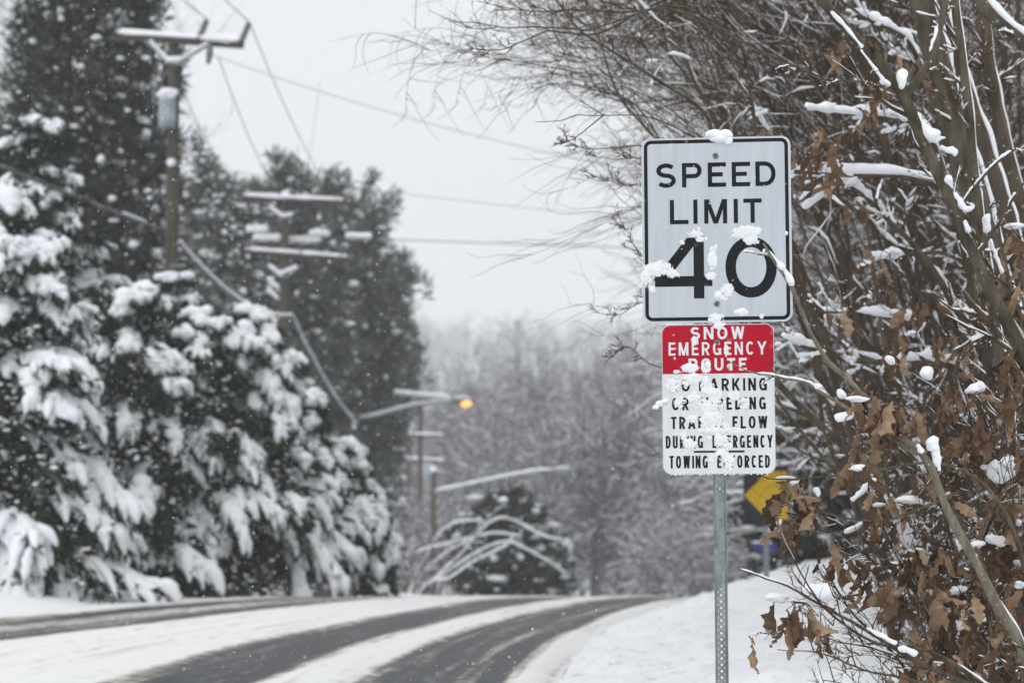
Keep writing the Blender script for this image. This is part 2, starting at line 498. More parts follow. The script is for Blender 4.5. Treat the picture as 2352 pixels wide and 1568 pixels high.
gx, gy = axis(-600, 600, -13, 13, 0.11), axis(-25, 1150, 8, 56, 0.16)
X, Y = np.meshgrid(gx, gy)
U = X - lane_x(Y)
Z = ground_z(X, Y) - 0.035 * sstep(-6.3, -5.9, U) * (1 - sstep(2.38, 2.5, U))
Z += (.07 * sstep(.52, .80, fbm(X * 4.5, Y * 3.2, 41)) + .05 * (fbm(X * 9, Y * 7, 43) - .5)) * sstep(2.45, 2.9, U) * (1 - sstep(4.0, 5.0, U))
nx, ny = len(gx), len(gy)
ii = (np.arange(ny - 1)[:, None] * nx + np.arange(nx - 1)[None, :]).ravel()
gm = make_mesh('ground', [(np.stack([X, Y, Z], -1).reshape(-1, 3), np.stack([ii, ii + 1, ii + nx + 1, ii + nx], -1))])
dirt = (sstep(2.1, 2.6, U) * (1 - sstep(3.0, 4.6, U)) * 0.95 + (1 - sstep(-8, -6.2, U)) * 0 + sstep(-8, -6, U) * (1 - sstep(-6, -5.4, U)) * 0.4)
gm.attributes.new('dirt', 'FLOAT', 'POINT').data.foreach_set('value', dirt.ravel().astype(np.float32))
tag(link('ground', gm, M['ground']), 'snow covered verge and fields falling away behind the road crest', kind='structure')

ru = np.arange(-6.1, 2.62, 0.045)
ry = axis(-10, 140, 12, 56, 0.16, 1.1)
Uu, Yy = np.meshgrid(ru, ry)
ul = Uu - np.where(Uu < -2, 0.055 * (np.clip(Yy, 15, 50) - 27), 0) * sstep(1.5, 3, -Uu)
jit = 0.10 * (fbm(Yy * 0.35, Uu * 0.1, 21) - 0.5) * 2
uj = ul + jit
def band(a, b_, s=0.24):
    return sstep(a - s, a + s, uj) * (1 - sstep(b_ - s, b_ + s, uj))
wear_ = np.maximum.reduce([band(-0.62, 0.42), 0.97 * band(1.08, 2.22, 0.14), 0.92 * band(-5.25, -4.45), 0.85 * band(-3.9, -3.05)])
wear_ = np.maximum(wear_, 0.42 * band(-4.6, -3.7, 0.2))
wear_ = wear_ - 0.30 * band(1.78, 1.92, 0.07) - 0.2 * band(1.2, 1.3, 0.06) - 0.25 * band(-3.6, -3.5, 0.08)
Xx = Uu + lane_x(Yy)
edge = sstep(-6.1, -5.6, Uu) * (1 - sstep(2.35, 2.6, Uu))
Zz = crest(Yy) + 0.012 + 0.035 * (1 - wear_) * (0.6 + 0.8 * fbm(Xx * 3, Yy * 2, 5)) - 0.03 * (1 - edge)
nx, ny = len(ru), len(ry)
ii = (np.arange(ny - 1)[:, None] * nx + np.arange(nx - 1)[None, :]).ravel()
rm = make_mesh('road', [(np.stack([Xx, Yy, Zz], -1).reshape(-1, 3), np.stack([ii, ii + 1, ii + nx + 1, ii + nx], -1))])
rm.attributes.new('lane', 'FLOAT_VECTOR', 'POINT').data.foreach_set('vector', np.stack([Uu, Yy, wear_], -1).ravel().astype(np.float32))
tag(link('road', rm, M['road']), 'two lane road under packed snow with dark wheel tracks', kind='structure')

# ------------------------------------------------------------------ highway lettering (strokes of even width)
def ell(cx, cy, rx, ry, a0, a1, n=20, p=2.0):
    a = np.radians(np.linspace(a0, a1, n))
    c, s = np.cos(a), np.sin(a)
    return np.stack([cx + rx * np.sign(c) * np.abs(c) ** (2 / p), cy + ry * np.sign(s) * np.abs(s) ** (2 / p)], -1)

def glyph(ch, w, t):
    """Strokes of a letter in a box w wide and 1 high: ('p', polyline, closed) or ('d', x0, x1) slanted bars."""
    h = t / 2
    l, r, m = h, w - h, w / 2
    line = lambda *pts: ('p', np.array(pts, float), False)
    if ch in 'O0': return [('p', ell(m, .5, m - h, .5 - h, 0, 360, 40, 2.25 if ch == 'O' else 2.05)[:-1], True)]
    if ch == 'C': return [('p', ell(m, .5, m - h, .5 - h, 42, 318, 30, 2.3), False)]
    if ch == 'G': return [('p', ell(m, .5, m - h, .5 - h, 42, 345, 32, 2.3), False), line((m + t * .2, .44), (w, .44)), line((w - h, .02), (w - h, .44 - h))]
    if ch == 'S':
        q = (1 - t) / 4
        a = ell(m, 1 - h - q, m - h, q, 32, 270, 18); b_ = ell(m, h + q, m - h, q, 90, -148, 18)
        return [('p', np.vstack([a, b_[1:]]), False)]
    if ch == 'D':
        a = ell(w * .42, .5, w - h - w * .42, .5 - h, 90, -90, 20, 2.2)
        return [('p', np.vstack([[(l, h), (l, 1 - h)], a]), True)]
    if ch in 'PR':
        c = (1 - h + .46) / 2; q = (1 - h - .46) / 2
        a = ell(w - h - q * .95, c, q * .95, q, 90, -90, 14)
        s = [line((l, 0), (l, 1)), ('p', np.vstack([[(l, 1 - h)], a, [(l, .46)]]), False)]
        if ch == 'R': s.append(('d', w * .46, w - t * .55, .46, 0.0))
        return s
    if ch == 'U':
        a = ell(m, h + (m - h), m - h, m - h, 180, 360, 18)
        return [('p', np.vstack([[(l, 1)], a, [(r, 1)]]), False)]
    if ch == 'E': return [line((l, 0), (l, 1)), line((l, 1 - h), (w, 1 - h)), line((l, .51), (w * .82 if w > .6 else w * .9, .51)), line((l, h), (w, h))]
    if ch == 'F': return [line((l, 0), (l, 1)), line((l, 1 - h), (w, 1 - h)), line((l, .50), (w * .85, .50))]
    if ch == 'L': return [line((l, 0), (l, 1)), line((l, h), (w, h))]
    if ch == 'I': return [line((m, 0), (m, 1))]
    if ch == 'T': return [line((m, 0), (m, 1 - h)), line((0, 1 - h), (w, 1 - h))]
    if ch == 'N': return [line((l, 0), (l, 1)), line((r, 0), (r, 1)), ('d', l, r, 1, 0)]
    if ch == 'M': return [line((l, 0), (l, 1)), line((r, 0), (r, 1)), ('d', l + t * .15, m, 1, 0), ('d', r - t * .15, m, 1, 0)]
    if ch == 'W': return [('d', l, w * .28, 1, 0), ('d', m, w * .28, 1, 0), ('d', m, w * .72, 1, 0), ('d', r, w * .72, 1, 0)]
    if ch == 'A': return [('d', m, l, 1, 0), ('d', m, r, 1, 0), line((w * .2, .27), (w * .8, .27))]
    if ch == 'K': return [line((l, 0), (l, 1)), ('d', r, l + t * .3, 1, .36), ('d', w * .42, r, .58, 0)]
    if ch == 'Y': return [line((m, 0), (m, .48)), ('d', l, m, 1, .40), ('d', r, m, 1, .40)]
    if ch == '4': return [line((w * .79 + 0, 0), (w * .79, 1)), line((0, .285), (w * 1.03, .285)), ('d', w * .70, w * .085, 1, .30)]
    return []

def ribbon(p, closed, t):
    p = np.asarray(p, float)
    if closed:
        d0, d1 = nrm(p - np.roll(p, 1, 0)), nrm(np.roll(p, -1, 0) - p)
    else:
        d = nrm(np.diff(p, axis=0)); d0, d1 = np.vstack([d[:1], d]), np.vstack([d, d[-1:]])
    n0, n1 = np.stack([-d0[:, 1], d0[:, 0]], -1), np.stack([-d1[:, 1], d1[:, 0]], -1)
    mi = nrm(n0 + n1)
    k = 1 / np.maximum((mi * n0).sum(1, keepdims=True), 0.55)
    a, b_ = p + mi * k * t / 2, p - mi * k * t / 2
    n = len(p)
    i = np.arange(n if closed else n - 1); j = (i + 1) % n
    return np.vstack([a, b_]), np.stack([i, j, n + j, n + i], -1)

def letters(items, y0):
    """items: (char, x0, x1, z0, z1, stroke) in sign metres -> mesh parts facing -Y, each stroke on its own thin layer."""
    out, k = [], 0
    for ch, x0, x1, z0, z1, t in items:
        hgt = z1 - z0
        w, ts = (x1 - x0) / hgt, t / hgt
        for s in glyph(ch, w, ts):
            if s[0] == 'p':
                v, f = ribbon(s[1], s[2], ts)
            else:
                _, xa, xb, ya, yb = s
                dx = ts / 2 * math.hypot(1, (xa - xb) / (ya - yb))
                v = np.array([(xa - dx, ya), (xa + dx, ya), (xb + dx, yb), (xb - dx, yb)]); f = np.array([(0, 1, 2, 3)])
            k += 1
            lay = y0 - 0.00012 * (k % 5)
            V = np.stack([x0 + v[:, 0] * hgt, np.full(len(v), lay), z0 + v[:, 1] * hgt], -1)
            out.append((V, f))
    return out

def word(txt, x0, x1, z0, z1, t, gap=0.28):
    """Letters of a word spread between x0 and x1 with natural widths."""
    nat = {'I': .18, 'M': .86, 'W': .98, 'O': .74, 'G': .72, 'N': .72, 'E': .60, 'F': .58, 'L': .58, 'T': .62, 'A': .84, 'Y': .80, 'K': .72}
    ws = [nat.get(c, .68) for c in txt]
    tot = sum(ws) + gap * (len(txt) - 1)
    k = (x1 - x0) / tot
    out, x = [], x0
    for c, w in zip(txt, ws):
        ww = max(w * k, t) if c == 'I' else w * k
        out.append((c, x, x + ww, z0, z1, t))
        x += w * k + gap * k
    return out

def rrect(w, h, r, n=8):
    pts = []
    for cx, cz, a in ((w / 2 - r, h / 2 - r, 0), (-w / 2 + r, h / 2 - r, 90), (-w / 2 + r, -h / 2 + r, 180), (w / 2 - r, -h / 2 + r, 270)):
        for q in np.radians(np.linspace(a, a + 90, n)):
            pts.append((cx + r * math.cos(q), cz + r * math.sin(q)))
    return np.array(pts)

def plate(w, h, r, y0, y1):
    """Rounded plate in XZ between y0 (front) and y1."""
    o = rrect(w, h, r); n = len(o)
    f0 = np.stack([o[:, 0], np.full(n, y0), o[:, 1]], -1); f1 = np.stack([o[:, 0], np.full(n, y1), o[:, 1]], -1)
    v = np.vstack([f0, f1]); i = np.arange(n); j = (i + 1) % n
    return [(v, np.stack([i, i + n, j + n, j], -1)), (f0, np.arange(n)[None, :]), (f1, np.arange(n)[None, ::-1])]

def ring_plate(w, h, r, t, y):
    o, q = rrect(w, h, r), rrect(w - 2 * t, h - 2 * t, max(r - t, .004)); n = len(o)
    v = np.vstack([np.stack([o[:, 0], np.full(n, y), o[:, 1]], -1), np.stack([q[:, 0], np.full(n, y), q[:, 1]], -1)])
    i = np.arange(n); j = (i + 1) % n
    return [(v, np.stack([i, j, j + n, i + n], -1))]

def disc(cx, cz, y0, y1, r0, r1, n=20):
    a = np.arange(n) * 2 * np.pi / n
    f = lambda r, y: np.stack([cx + r * np.cos(a), np.full(n, y), cz + r * np.sin(a)], -1)
    v = np.vstack([f(r0, y0), f(r1, y1)]); i = np.arange(n); j = (i + 1) % n
    return [(v, np.stack([i, j, j + n, i + n], -1)), (f(r1, y1), np.arange(n)[None, :])]

def crust(spots, W, H, y, seed, res=0.0017, thick=0.0034, lim=0.02, cut=.50):
    """Blown snow caked on a sign face: spots (x, z, rx, rz, strength) in metres."""
    xs, zs = np.arange(-W / 2 - lim, W / 2 + lim, res), np.arange(-H / 2 - lim, H / 2 + lim, res)
    Xs, Zs = np.meshgrid(xs, zs)
    m = np.zeros_like(Xs)
    for x, z, rx, rz, s in spots:
        m = np.maximum(m, s * np.exp(-((Xs - x) / rx) ** 2 - ((Zs - z) / rz) ** 2))
    wx, wz = .02 * (fbm(Xs * 70, Zs * 70, seed + 21, 3) - .5), .02 * (fbm(Xs * 70, Zs * 70, seed + 33, 3) - .5)
    n = 0.6 * fbm((Xs + wx) * 40, (Zs + wz) * 55, seed, 4) + 0.4 * fbm((Xs + wx) * 150, (Zs + wz) * 110, seed + 3, 2)
    n = n + np.random.default_rng(seed).uniform(-.16, .16, n.shape)      # loose grains: the edge breaks up into specks
    v = m * (0.25 + 1.45 * n) - cut
    inside = v > 0
    hgt = np.where(inside, thick * np.clip(v / 0.45, 0, 1.3) ** 0.9 * (0.7 + 0.5 * fbm(Xs * 60, Zs * 60, seed + 7, 4)), 0)
    V = np.stack([Xs, y - hgt, Zs], -1).reshape(-1, 3)
    nx_, nz_ = len(xs), len(zs)
    c = inside
    cell = c[:-1, :-1] | c[1:, :-1] | c[:-1, 1:] | c[1:, 1:]
    cnt = c[:-1, :-1].astype(int) + c[1:, :-1] + c[:-1, 1:] + c[1:, 1:]
    cell = cnt >= 2
    jj, kk = np.nonzero(cell)
    i0 = jj * nx_ + kk
    f = np.stack([i0, i0 + 1, i0 + nx_ + 1, i0 + nx_], -1)
    u, inv = np.unique(f, return_inverse=True)
    return V[u], inv.reshape(f.shape)

# ------------------------------------------------------------------ the road sign
K = 1 / 1881.0
SD = 9.84
p1, p2 = P(1653, 527.5, SD), P(1652.5, 916, SD)
base = np.array([p1[0], SD, ground_z(p1[0], SD) - 0.05])
sg = thing('traffic_sign', base, 'speed limit 40 sign above a red and white panel on a perforated steel post', 'road sign')
sg.rotation_euler = (0, R(-0.3), R(-6))
z1c, z2c = p1[2] - base[2], p2[2] - base[2]

# perforated hat-section post
def post_mesh(z0, z1):
    parts = []
    pit, wr, hw = 0.0254, 0.0052, 0.0135
    zc = np.arange(z0 + pit / 2, z1, pit)
    n = 16
    a = np.arange(n) * 2 * np.pi / n + np.pi / n
    ca, sa = np.cos(a), np.sin(a)
    sq = np.maximum(np.abs(ca), np.abs(sa))
    ox, oz = ca / sq * hw, sa / sq * pit / 2
    i = np.arange(n); j = (i + 1) % n
    for c in zc:
        rings = []
        for yy in (0.0, 0.0035):
            rings += [np.stack([ox, np.full(n, yy), c + oz], -1), np.stack([wr * ca, np.full(n, yy), c + wr * sa], -1)]
        v = np.vstack(rings)
        parts.append((v, np.vstack([np.stack([i, j, j + n, i + n], -1), np.stack([i + 2 * n, i + 3 * n, j + 3 * n, j + 2 * n], -1), np.stack([i + n, j + n, j + 3 * n, i + 3 * n], -1)])))
    zt, zb = zc[-1] + pit / 2, zc[0] - pit / 2
    for s in (-1, 1):
        prof = np.array([(hw, 0.0), (hw + .0035, -.001), (hw + .0075, .022), (hw + .013, .024), (hw + .013, .0275), (hw + .0048, .0265), (hw + .0002, .0035), (hw, .0035)])
        prof[:, 0] *= s
        m_ = len(prof)
        v = np.vstack([np.c_[prof, np.full(m_, zb)], np.c_[prof, np.full(m_, zt)]])
        q = np.arange(m_); w = (q + 1) % m_
        parts.append((v, np.stack([q, w, w + m_, q + m_], -1)))
    return parts
ztop = z1c + 0.30
post = part('post', post_mesh(-0.30, ztop), M['galv'], sg, smooth=False)

def px1(x, y): return (x - 650) * K, (820 - y) * K
def px2(x, y): return (x - 647) * K, (643 - y) * K
pl1 = part('speed_limit_panel', plate(0.61, 0.762, 0.036, -0.0045, -0.0015), M['rim'], sg, False, 'white speed limit 40 panel with black border')
pl1.location = (0, 0, z1c)
part('face', [(lambda o: (np.stack([o[:, 0], np.full(len(o), -.0048), o[:, 1]], -1), np.arange(len(o))[None, :]))(rrect(0.603, 0.755, 0.034))], M['white'], pl1, False)
part('border', ring_plate(0.590, 0.746, 0.030, 0.0145, -0.0052), M['black'], pl1, False)
it = []
Z0, Z1 = px1(0, 489)[1], px1(0, 299)[1]
for c, a, b_ in (('S', 190, 340), ('P', 388, 540), ('E', 587, 727), ('E', 771, 913), ('D', 953, 1107)):
    it.append((c, px1(a, 0)[0], px1(b_, 0)[0], Z0, Z1, 33 * K))
Z0, Z1 = px1(0, 773)[1], px1(0, 585)[1]
for c, a, b_ in (('L', 292, 435), ('I', 473, 505), ('M', 556, 732), ('I', 783, 815), ('T', 857, 998)):
    it.append((c, px1(a, 0)[0], px1(b_, 0)[0], Z0, Z1, 32 * K))
Z0, Z1 = px1(0, 1350)[1], px1(0, 880)[1]
it.append(('4', px1(172, 0)[0], px1(600, 0)[0], Z0, Z1, 80 * K))
it.append(('0', px1(714, 0)[0], px1(1107, 0)[0], Z0, Z1, 80 * K))
part('lettering', letters(it, -0.0053), M['black'], pl1, False)
def bolt(parent, cx, cz, r):
    a = disc(cx, cz, -0.0052, -0.0074, r, r * .93, 24) + disc(cx, cz, -0.0074, -0.0105, r * .62, r * .55, 24)
    o = part('bolt', a, M['boltm'], parent, False)
    o.data.materials.append(M['boltdark'])
    me2 = make_mesh('bolt', a + disc(cx, cz, -0.0106, -0.0109, r * .45, r * .42, 8), False)
    me2.materials.append(M['boltm']); me2.materials.append(M['boltdark'])
    n = len(me2.polygons)
    for q in range(n - 9, n): me2.polygons[q].material_index = 1
    o.data = me2
    return o
for x, y in ((648, 248), (645, 1393)): bolt(pl1, *px1(x, y), 24 * K)
rng = np.random.default_rng(11)
sp1 = [(*px1(x, y), rx * K, ry * K, s) for x, y, rx, ry, s in (
    (200, 1115, 130, 70, 1.0), (105, 1180, 45, 90, 1.0), (310, 1160, 70, 45, .9), (150, 1270, 40, 40, .7), (480, 850, 80, 45, .85), (525, 895, 80, 28, .8), (385, 915, 25, 25, .8),
    (880, 845, 125, 65, 1.05), (915, 905, 85, 45, 1.0), (615, 1050, 42, 130, .82), (600, 1180, 55, 40, .8), (640, 960, 25, 40, .8), (725, 1290, 55, 65, 1.0), (660, 1330, 50, 50, .85), (705, 1360, 50, 25, .8),
    (640, 1505, 75, 50, 1.0), (830, 1460, 75, 38, .8), (985, 1495, 25, 30, .75), (1183, 858, 12, 16, 1), (515, 815, 18, 28, .9))]
part('snow', [crust(sp1, .61, .762, -0.0058, 4)], M['crust'], pl1)
# snow cap on the top edge
cx, cz = px1(675, 100)
cap = [blobs([(cx - .018, 0.004, cz + .012), (cx + .022, 0.004, cz + .008), (cx, 0.0, cz - .006), (cx + .04, -.006, cz - .016)], np.array([.034, .034, .045, .018]), np.array([.03, .03, .024, .012]), np.array([.022, .024, .018, .018]), rng, 20, 14, .08)]
part('snow_cap', cap, M['snow'], pl1, label='white lump of snow on the top edge')

pl2 = part('snow_route_panel', plate(0.457, 0.61, 0.036, -0.0045, -0.0015), M['rim'], sg, False, 'red and white snow emergency route panel')
pl2.location = (-0.001, 0, z2c)
o = rrect(0.452, 0.604, 0.034)
part('face', [(np.stack([o[:, 0], np.full(len(o), -.0048), o[:, 1]], -1), np.arange(len(o))[None, :])], M['white2'], pl2, False)
zr = px2(0, 448)[1]
top = o[o[:, 1] > 0]
top = np.vstack([top, [(-0.226, zr), (0.226, zr)]])
part('header', [(np.stack([top[:, 0], np.full(len(top), -.0052), top[:, 1]], -1), np.arange(len(top))[None, :])], M['red'], pl2, False, 'red header band')
def row(words, y0, y1, t, gap=0.28):
    r_ = []
    for txt, a, b_ in words:
        r_ += word(txt, px2(a, 0)[0], px2(b_, 0)[0], px2(0, y1)[1], px2(0, y0)[1], t * K, gap)
    return r_
wl_ = row([('SNOW', 441, 852)], 88, 185, 19) + row([('EMERGENCY', 270, 1018)], 205, 306, 16, .30) + row([('ROUTE', 422, 867)], 330, 426, 19)
part('header_lettering', letters(wl_, -0.0056), M['legend'], pl2, False)
bl = row([('NO', 276, 430), ('PARKING', 500, 1018)], 485, 582, 17, .3) + row([('OR', 292, 420), ('IMPEDING', 515, 1008)], 630, 726, 17, .34) \
   + row([('TRAFFIC', 283, 690), ('FLOW', 752, 1018)], 776, 870, 17, .3) + row([('DURING', 241, 525), ('EMERGENCY', 597, 1057)], 922, 1018, 15, .3) \
   + row([('TOWING', 268, 560), ('ENFORCED', 632, 1033)], 1075, 1171, 15, .3)
bp_ = letters(bl, -0.0053)
v = np.array([(455, 1038), (842, 1038), (842, 1053), (455, 1053)], float)
bp_.append((np.array([(px2(x, y)[0], -.0053, px2(x, y)[1]) for x, y in v]), np.array([(0, 1, 2, 3)])))
part('lettering', bp_, M['black'], pl2, False)
bolt(pl2, *px2(643, 207), 20 * K)
bolt(pl2, *px2(650, 1082), 20 * K)
sp2 = [(*px2(x, y), rx * K, ry * K, s) for x, y, rx, ry, s in (
    (660, 75, 60, 45, .95), (690, 120, 30, 50, .6), (470, 195, 40, 50, .85), (712, 275, 30, 60, .85), (735, 390, 28, 60, .85), (430, 405, 90, 45, .95), (555, 400, 50, 55, .9), (330, 430, 60, 20, .7), (315, 330, 20, 20, .6),
    (300, 530, 90, 80, .95), (450, 490, 110, 60, .9), (560, 540, 70, 90, .95), (610, 600, 90, 80, .92), (570, 690, 130, 70, 1.05), (460, 640, 70, 80, .9), (350, 670, 60, 70, .8), (770, 610, 65, 60, .88), (840, 680, 60, 60, .8), (680, 690, 60, 50, .8),
    (440, 790, 70, 60, .82), (600, 800, 130, 80, 1.05), (690, 850, 80, 50, .95), (650, 885, 230, 36, 1.0), (380, 920, 50, 50, .78), (420, 985, 70, 55, .9), (660, 950, 70, 65, .98), (560, 940, 60, 40, .75), (710, 1000, 55, 50, .9),
    (660, 1060, 75, 55, .98), (720, 1120, 60, 70, .9), (590, 1100, 40, 40, .75), (735, 1180, 30, 40, .75), (840, 780, 40, 90, .62))]
part('snow', [crust(sp2, .457, .61, -0.0060, 9, cut=.57)], M['crust'], pl2)
x0, z0 = px2(180, 670)
part('snow_clump', [blobs([(x0 + .01, 0, z0), (x0 - .008, -.002, z0 - .016), (x0 + .03, -.004, z0 + .008)], np.array([.02, .014, .02]), .010, np.array([.012, .010, .010]), rng, 14, 10, .2)], M['crust'], pl2)
a_ = rng.uniform(-.21, .21, 26)
part('ice_drops', [blobs(np.stack([a_, np.full(26, -.004), np.full(26, -.307)], -1), rng.uniform(.002, .004, 26), .003, rng.uniform(.002, .004, 26), rng, 8, 6, .1)], M['crust'], pl2)


# ------------------------------------------------------------------ other signs
b0 = P(1759, 1137, 27.0)
gz = ground_z(b0[0], 27.0)
cs = thing('chevron_sign', (b0[0], 27.0, gz), 'yellow arrow on a dark panel half hidden behind brown oak leaves', 'road sign')
part('panel', [(v + [0, 0, b0[2] - gz], f) for v, f in plate(.50, .66, .02, -.012, -.004)], M['navy'], cs, False)
def poly(pts, y): return (np.array([(x, y, z) for x, z in pts]), np.arange(len(pts))[None, :])
zc = b0[2] - gz
part('arrow', [poly([(-.245, zc), (.02, zc - .27), (.24, zc - .27), (.24, zc + .27), (.02, zc + .27)], -.014)], M['yellow'], cs, False)
part('post', [box(-.03, .03, 0.0, .03, -.3, zc + .3)], M['galv'], cs, False)
b0 = P(1757, 1256, 46.0)
gz = ground_z(b0[0], 46.0)
cs = thing('blue_sign', (b0[0], 46.0, gz), 'small blue sign with a snowy top edge beyond the right snowbank', 'sign')
zc = b0[2] - gz
part('panel', [(v + [0, 0, zc], f) for v, f in plate(.46, .16, .02, -.012, -.004)], M['blue'], cs, False)
part('post', [box(-.03, .03, 0.0, .04, -.3, zc + .06)], M['galv'], cs, False)
part('snow', [blobs([(-.1, 0, zc + .09), (.08, 0, zc + .085), (.02, -.02, zc - .04)], np.array([.14, .10, .05]), .04, np.array([.03, .025, .07]), rng)], M['snow'], cs)

# ------------------------------------------------------------------ utility poles
def pole_tubes(zt, r0, r1, lean=0.0, z0=-0.6):
    z = np.linspace(z0, zt, 14)
    return tubes(np.stack([lean * (z - z0), 0 * z, z], -1), np.linspace(r0, r1, 14), 18), (np.array([(lean * (zt - z0), 0, zt)]) )

def cap_disc(x, y, z, r, n=18):
    a = np.arange(n) * 2 * np.pi / n
    return (np.stack([x + r * np.cos(a), y + r * np.sin(a), np.full(n, z)], -1), np.arange(n)[None, :])

def snow_ridge(a, b, w, h, rng, n=40):
    a, b = np.array(a, float), np.array(b, float)
    t = np.linspace(0, 1, n)[:, None]
    p = a + (b - a) * t
    k = np.interp(np.linspace(0, 1, n), np.linspace(0, 1, 9), rng.uniform(.75, 1.15, 9))
    k[0] = k[-1] = .15; k[1] = min(k[1], .8); k[-2] = min(k[-2], .8)
    p = p + np.array([0, 0, 1.0]) * (h * .35)
    return tubes(p, k * h * .75, 8, flat=w / h * .66)

def insulator(base_, d, L, r, up=None):
    """A stack of porcelain discs from base along d."""
    d = nrm(np.array(d, float)); base_ = np.array(base_, float)
    t = np.linspace(0, 1, 19)
    rr_ = np.where(np.arange(19) % 3 == 1, r, r * .55)
    return tubes(base_ + d * L * t[:, None], rr_, 12)

def utility_pole(x, ytop, d, label, arms, r=.15, name='utility_pole', lean=0.0, knob=True, group=None, ground=None):
    """arms: (pixel x0, y0, x1, y1, depth tilt in m) crossarms as seen in the photo."""
    top_ = P(x, ytop, d)
    g = ground_z(top_[0], d) if ground is None else ground
    t = thing(name, (top_[0], d, g), label, 'utility pole', group)
    zt = top_[2] - g
    part('pole', [pole_tubes(zt, r, r * .72)[0], cap_disc(0, 0, zt, r * .72)], M['pole'], t)
    info = []
    for (xa, ya, xb, yb, dy) in arms:
        a, b_ = P(xa, ya, d - dy - r - .05) - top_ * 1.0, P(xb, yb, d + dy - r - .05) - top_
        a[2] += zt; b_[2] += zt
        a[1] = -dy - r * .9 - .04; b_[1] = dy - r * .9 - .04
        ca = part('crossarm', [bar(a, b_, .10, .13)], M['darkwood'], t, False)
        part('snow', [snow_ridge(a + [0, 0, .06], b_ + [0, 0, .06], .13, .11, rng)], M['snow'], ca)
        info.append((a, b_))
    if knob:
        part('snow_knob', [blobs([(0, 0, zt + .05)], r * .95, r * .95, .12, rng)], M['snow'], t)
    return t, zt, top_, info

p1d = 48.0
up1, zt, tp1, inf = utility_pole(400, 98, p1d, 'tall brown utility pole with one crossarm and a grey transformer, nearest of the poles', [(262, 84, 558, 104, -.35)], .16, knob=False)
a, b_ = inf[0]
mid = lambda t_: a + (b_ - a) * t_
L = 300 / F * p1d
m0 = mid(.47); m0[1] = 0
bp1 = part('brace', [bar(mid(.24) + [0, -.07, -.05], (m0[0] - .02, -.2, m0[2] - .50), .05, .04), bar(mid(.74) + [0, -.07, -.05], (m0[0] + .02, -.2, m0[2] - .50), .05, .05)], M['galv'], up1, False)
part('snow', [snow_ridge((m0[0] - .18, -.2, m0[2] - .42), (m0[0] + .16, -.2, m0[2] - .42), .10, .09, rng), snow_ridge(mid(.74) + [-.02, -.07, -.02], (m0[0] + .1, -.2, m0[2] - .43), .06, .05, rng), snow_ridge(mid(.26) + [.05, -.07, -.05], (m0[0] - .1, -.2, m0[2] - .43), .06, .05, rng)], M['snow'], bp1)
ins_top = []
for tt in (.02, .66, .985):
    q = mid(tt) + [0, 0, .06]
    i_ = part('insulator', [insulator(q, (.42, -.1, 1), .42, .085)], M['porcelain'], up1)
    ins_top.append(q + nrm(np.array([.42, -.1, 1])) * .43)
q = mid(.75) + [0, -.09, -.02]
part('fuse_cutout', [tubes([q, q + [.0, -.02, -.22], q + [-.03, -.03, -.42]], [.05, .075, .04], 10)], M['porcelain'], up1)
# transformer can on the left side of the pole, with its snow cap
tc_ = P(388, 262, p1d)
tz = tc_[2] - (tp1[2] - zt); tx = tc_[0] - tp1[0]
th = 76 / F * p1d / 2
zz = np.array([-th, -th * .99, -th * .55, -th * .5, -th * .45, th * .75, th * .8, th * .95, th])
rr_ = np.array([.10, .165, .17, .178, .17, .17, .182, .175, .08])
tr_ = part('transformer', [tubes(np.stack([0 * zz + tx, 0 * zz - .24, zz + tz], -1), rr_, 22)], M['tank'], up1)
part('bushing', [insulator((tx - .10, -.24, tz + th), (-.2, 0, 1), .22, .04), insulator((tx + .08, -.28, tz + th), (.1, 0, 1), .16, .035)], M['porcelain'], tr_)
part('snow', [blobs([(tx, -.26, tz + th + .06), (tx - .08, -.34, tz + th + .01), (tx + .1, -.3, tz + th + .02)], np.array([.20, .11, .1]), np.array([.18, .09, .1]), np.array([.10, .08, .07]), rng)] +
     [blobs(np.stack([tx + np.linspace(-.14, .14, 6), np.full(6, -.40), tz + th - rng.uniform(.02, .1, 6)], -1), .025, .02, rng.uniform(.05, .1, 6), rng)], M['snow'], tr_)
q = P(357, 222, p1d)
part('arrester', [tubes([(q[0] - tp1[0], -.2, q[2] - tp1[2] + zt + .18), (q[0] - tp1[0], -.2, q[2] - tp1[2] + zt - .18)], [.035, .035], 10), bar((q[0] - tp1[0], -.2, q[2] - tp1[2] + zt - .15), (0, -.1, q[2] - tp1[2] + zt - .25), .03, .03)], M['porcelain'], up1)
q = P(399, 377, p1d)
part('snow_knob', [blobs([(0, -.19, q[2] - tp1[2] + zt)], .10, .08, .09, rng), blobs([(-.05, -.2, P(0, 640, p1d)[2] - tp1[2] + zt)], .28, .2, .12, rng)], M['snow'], up1)
q = P(0, 715, p1d)[2] - tp1[2] + zt
part('cable_bracket', [bar((0, -.12, q + .9), (.30, -.2, q + .9), .05, .06)], M['galv'], up1, False)

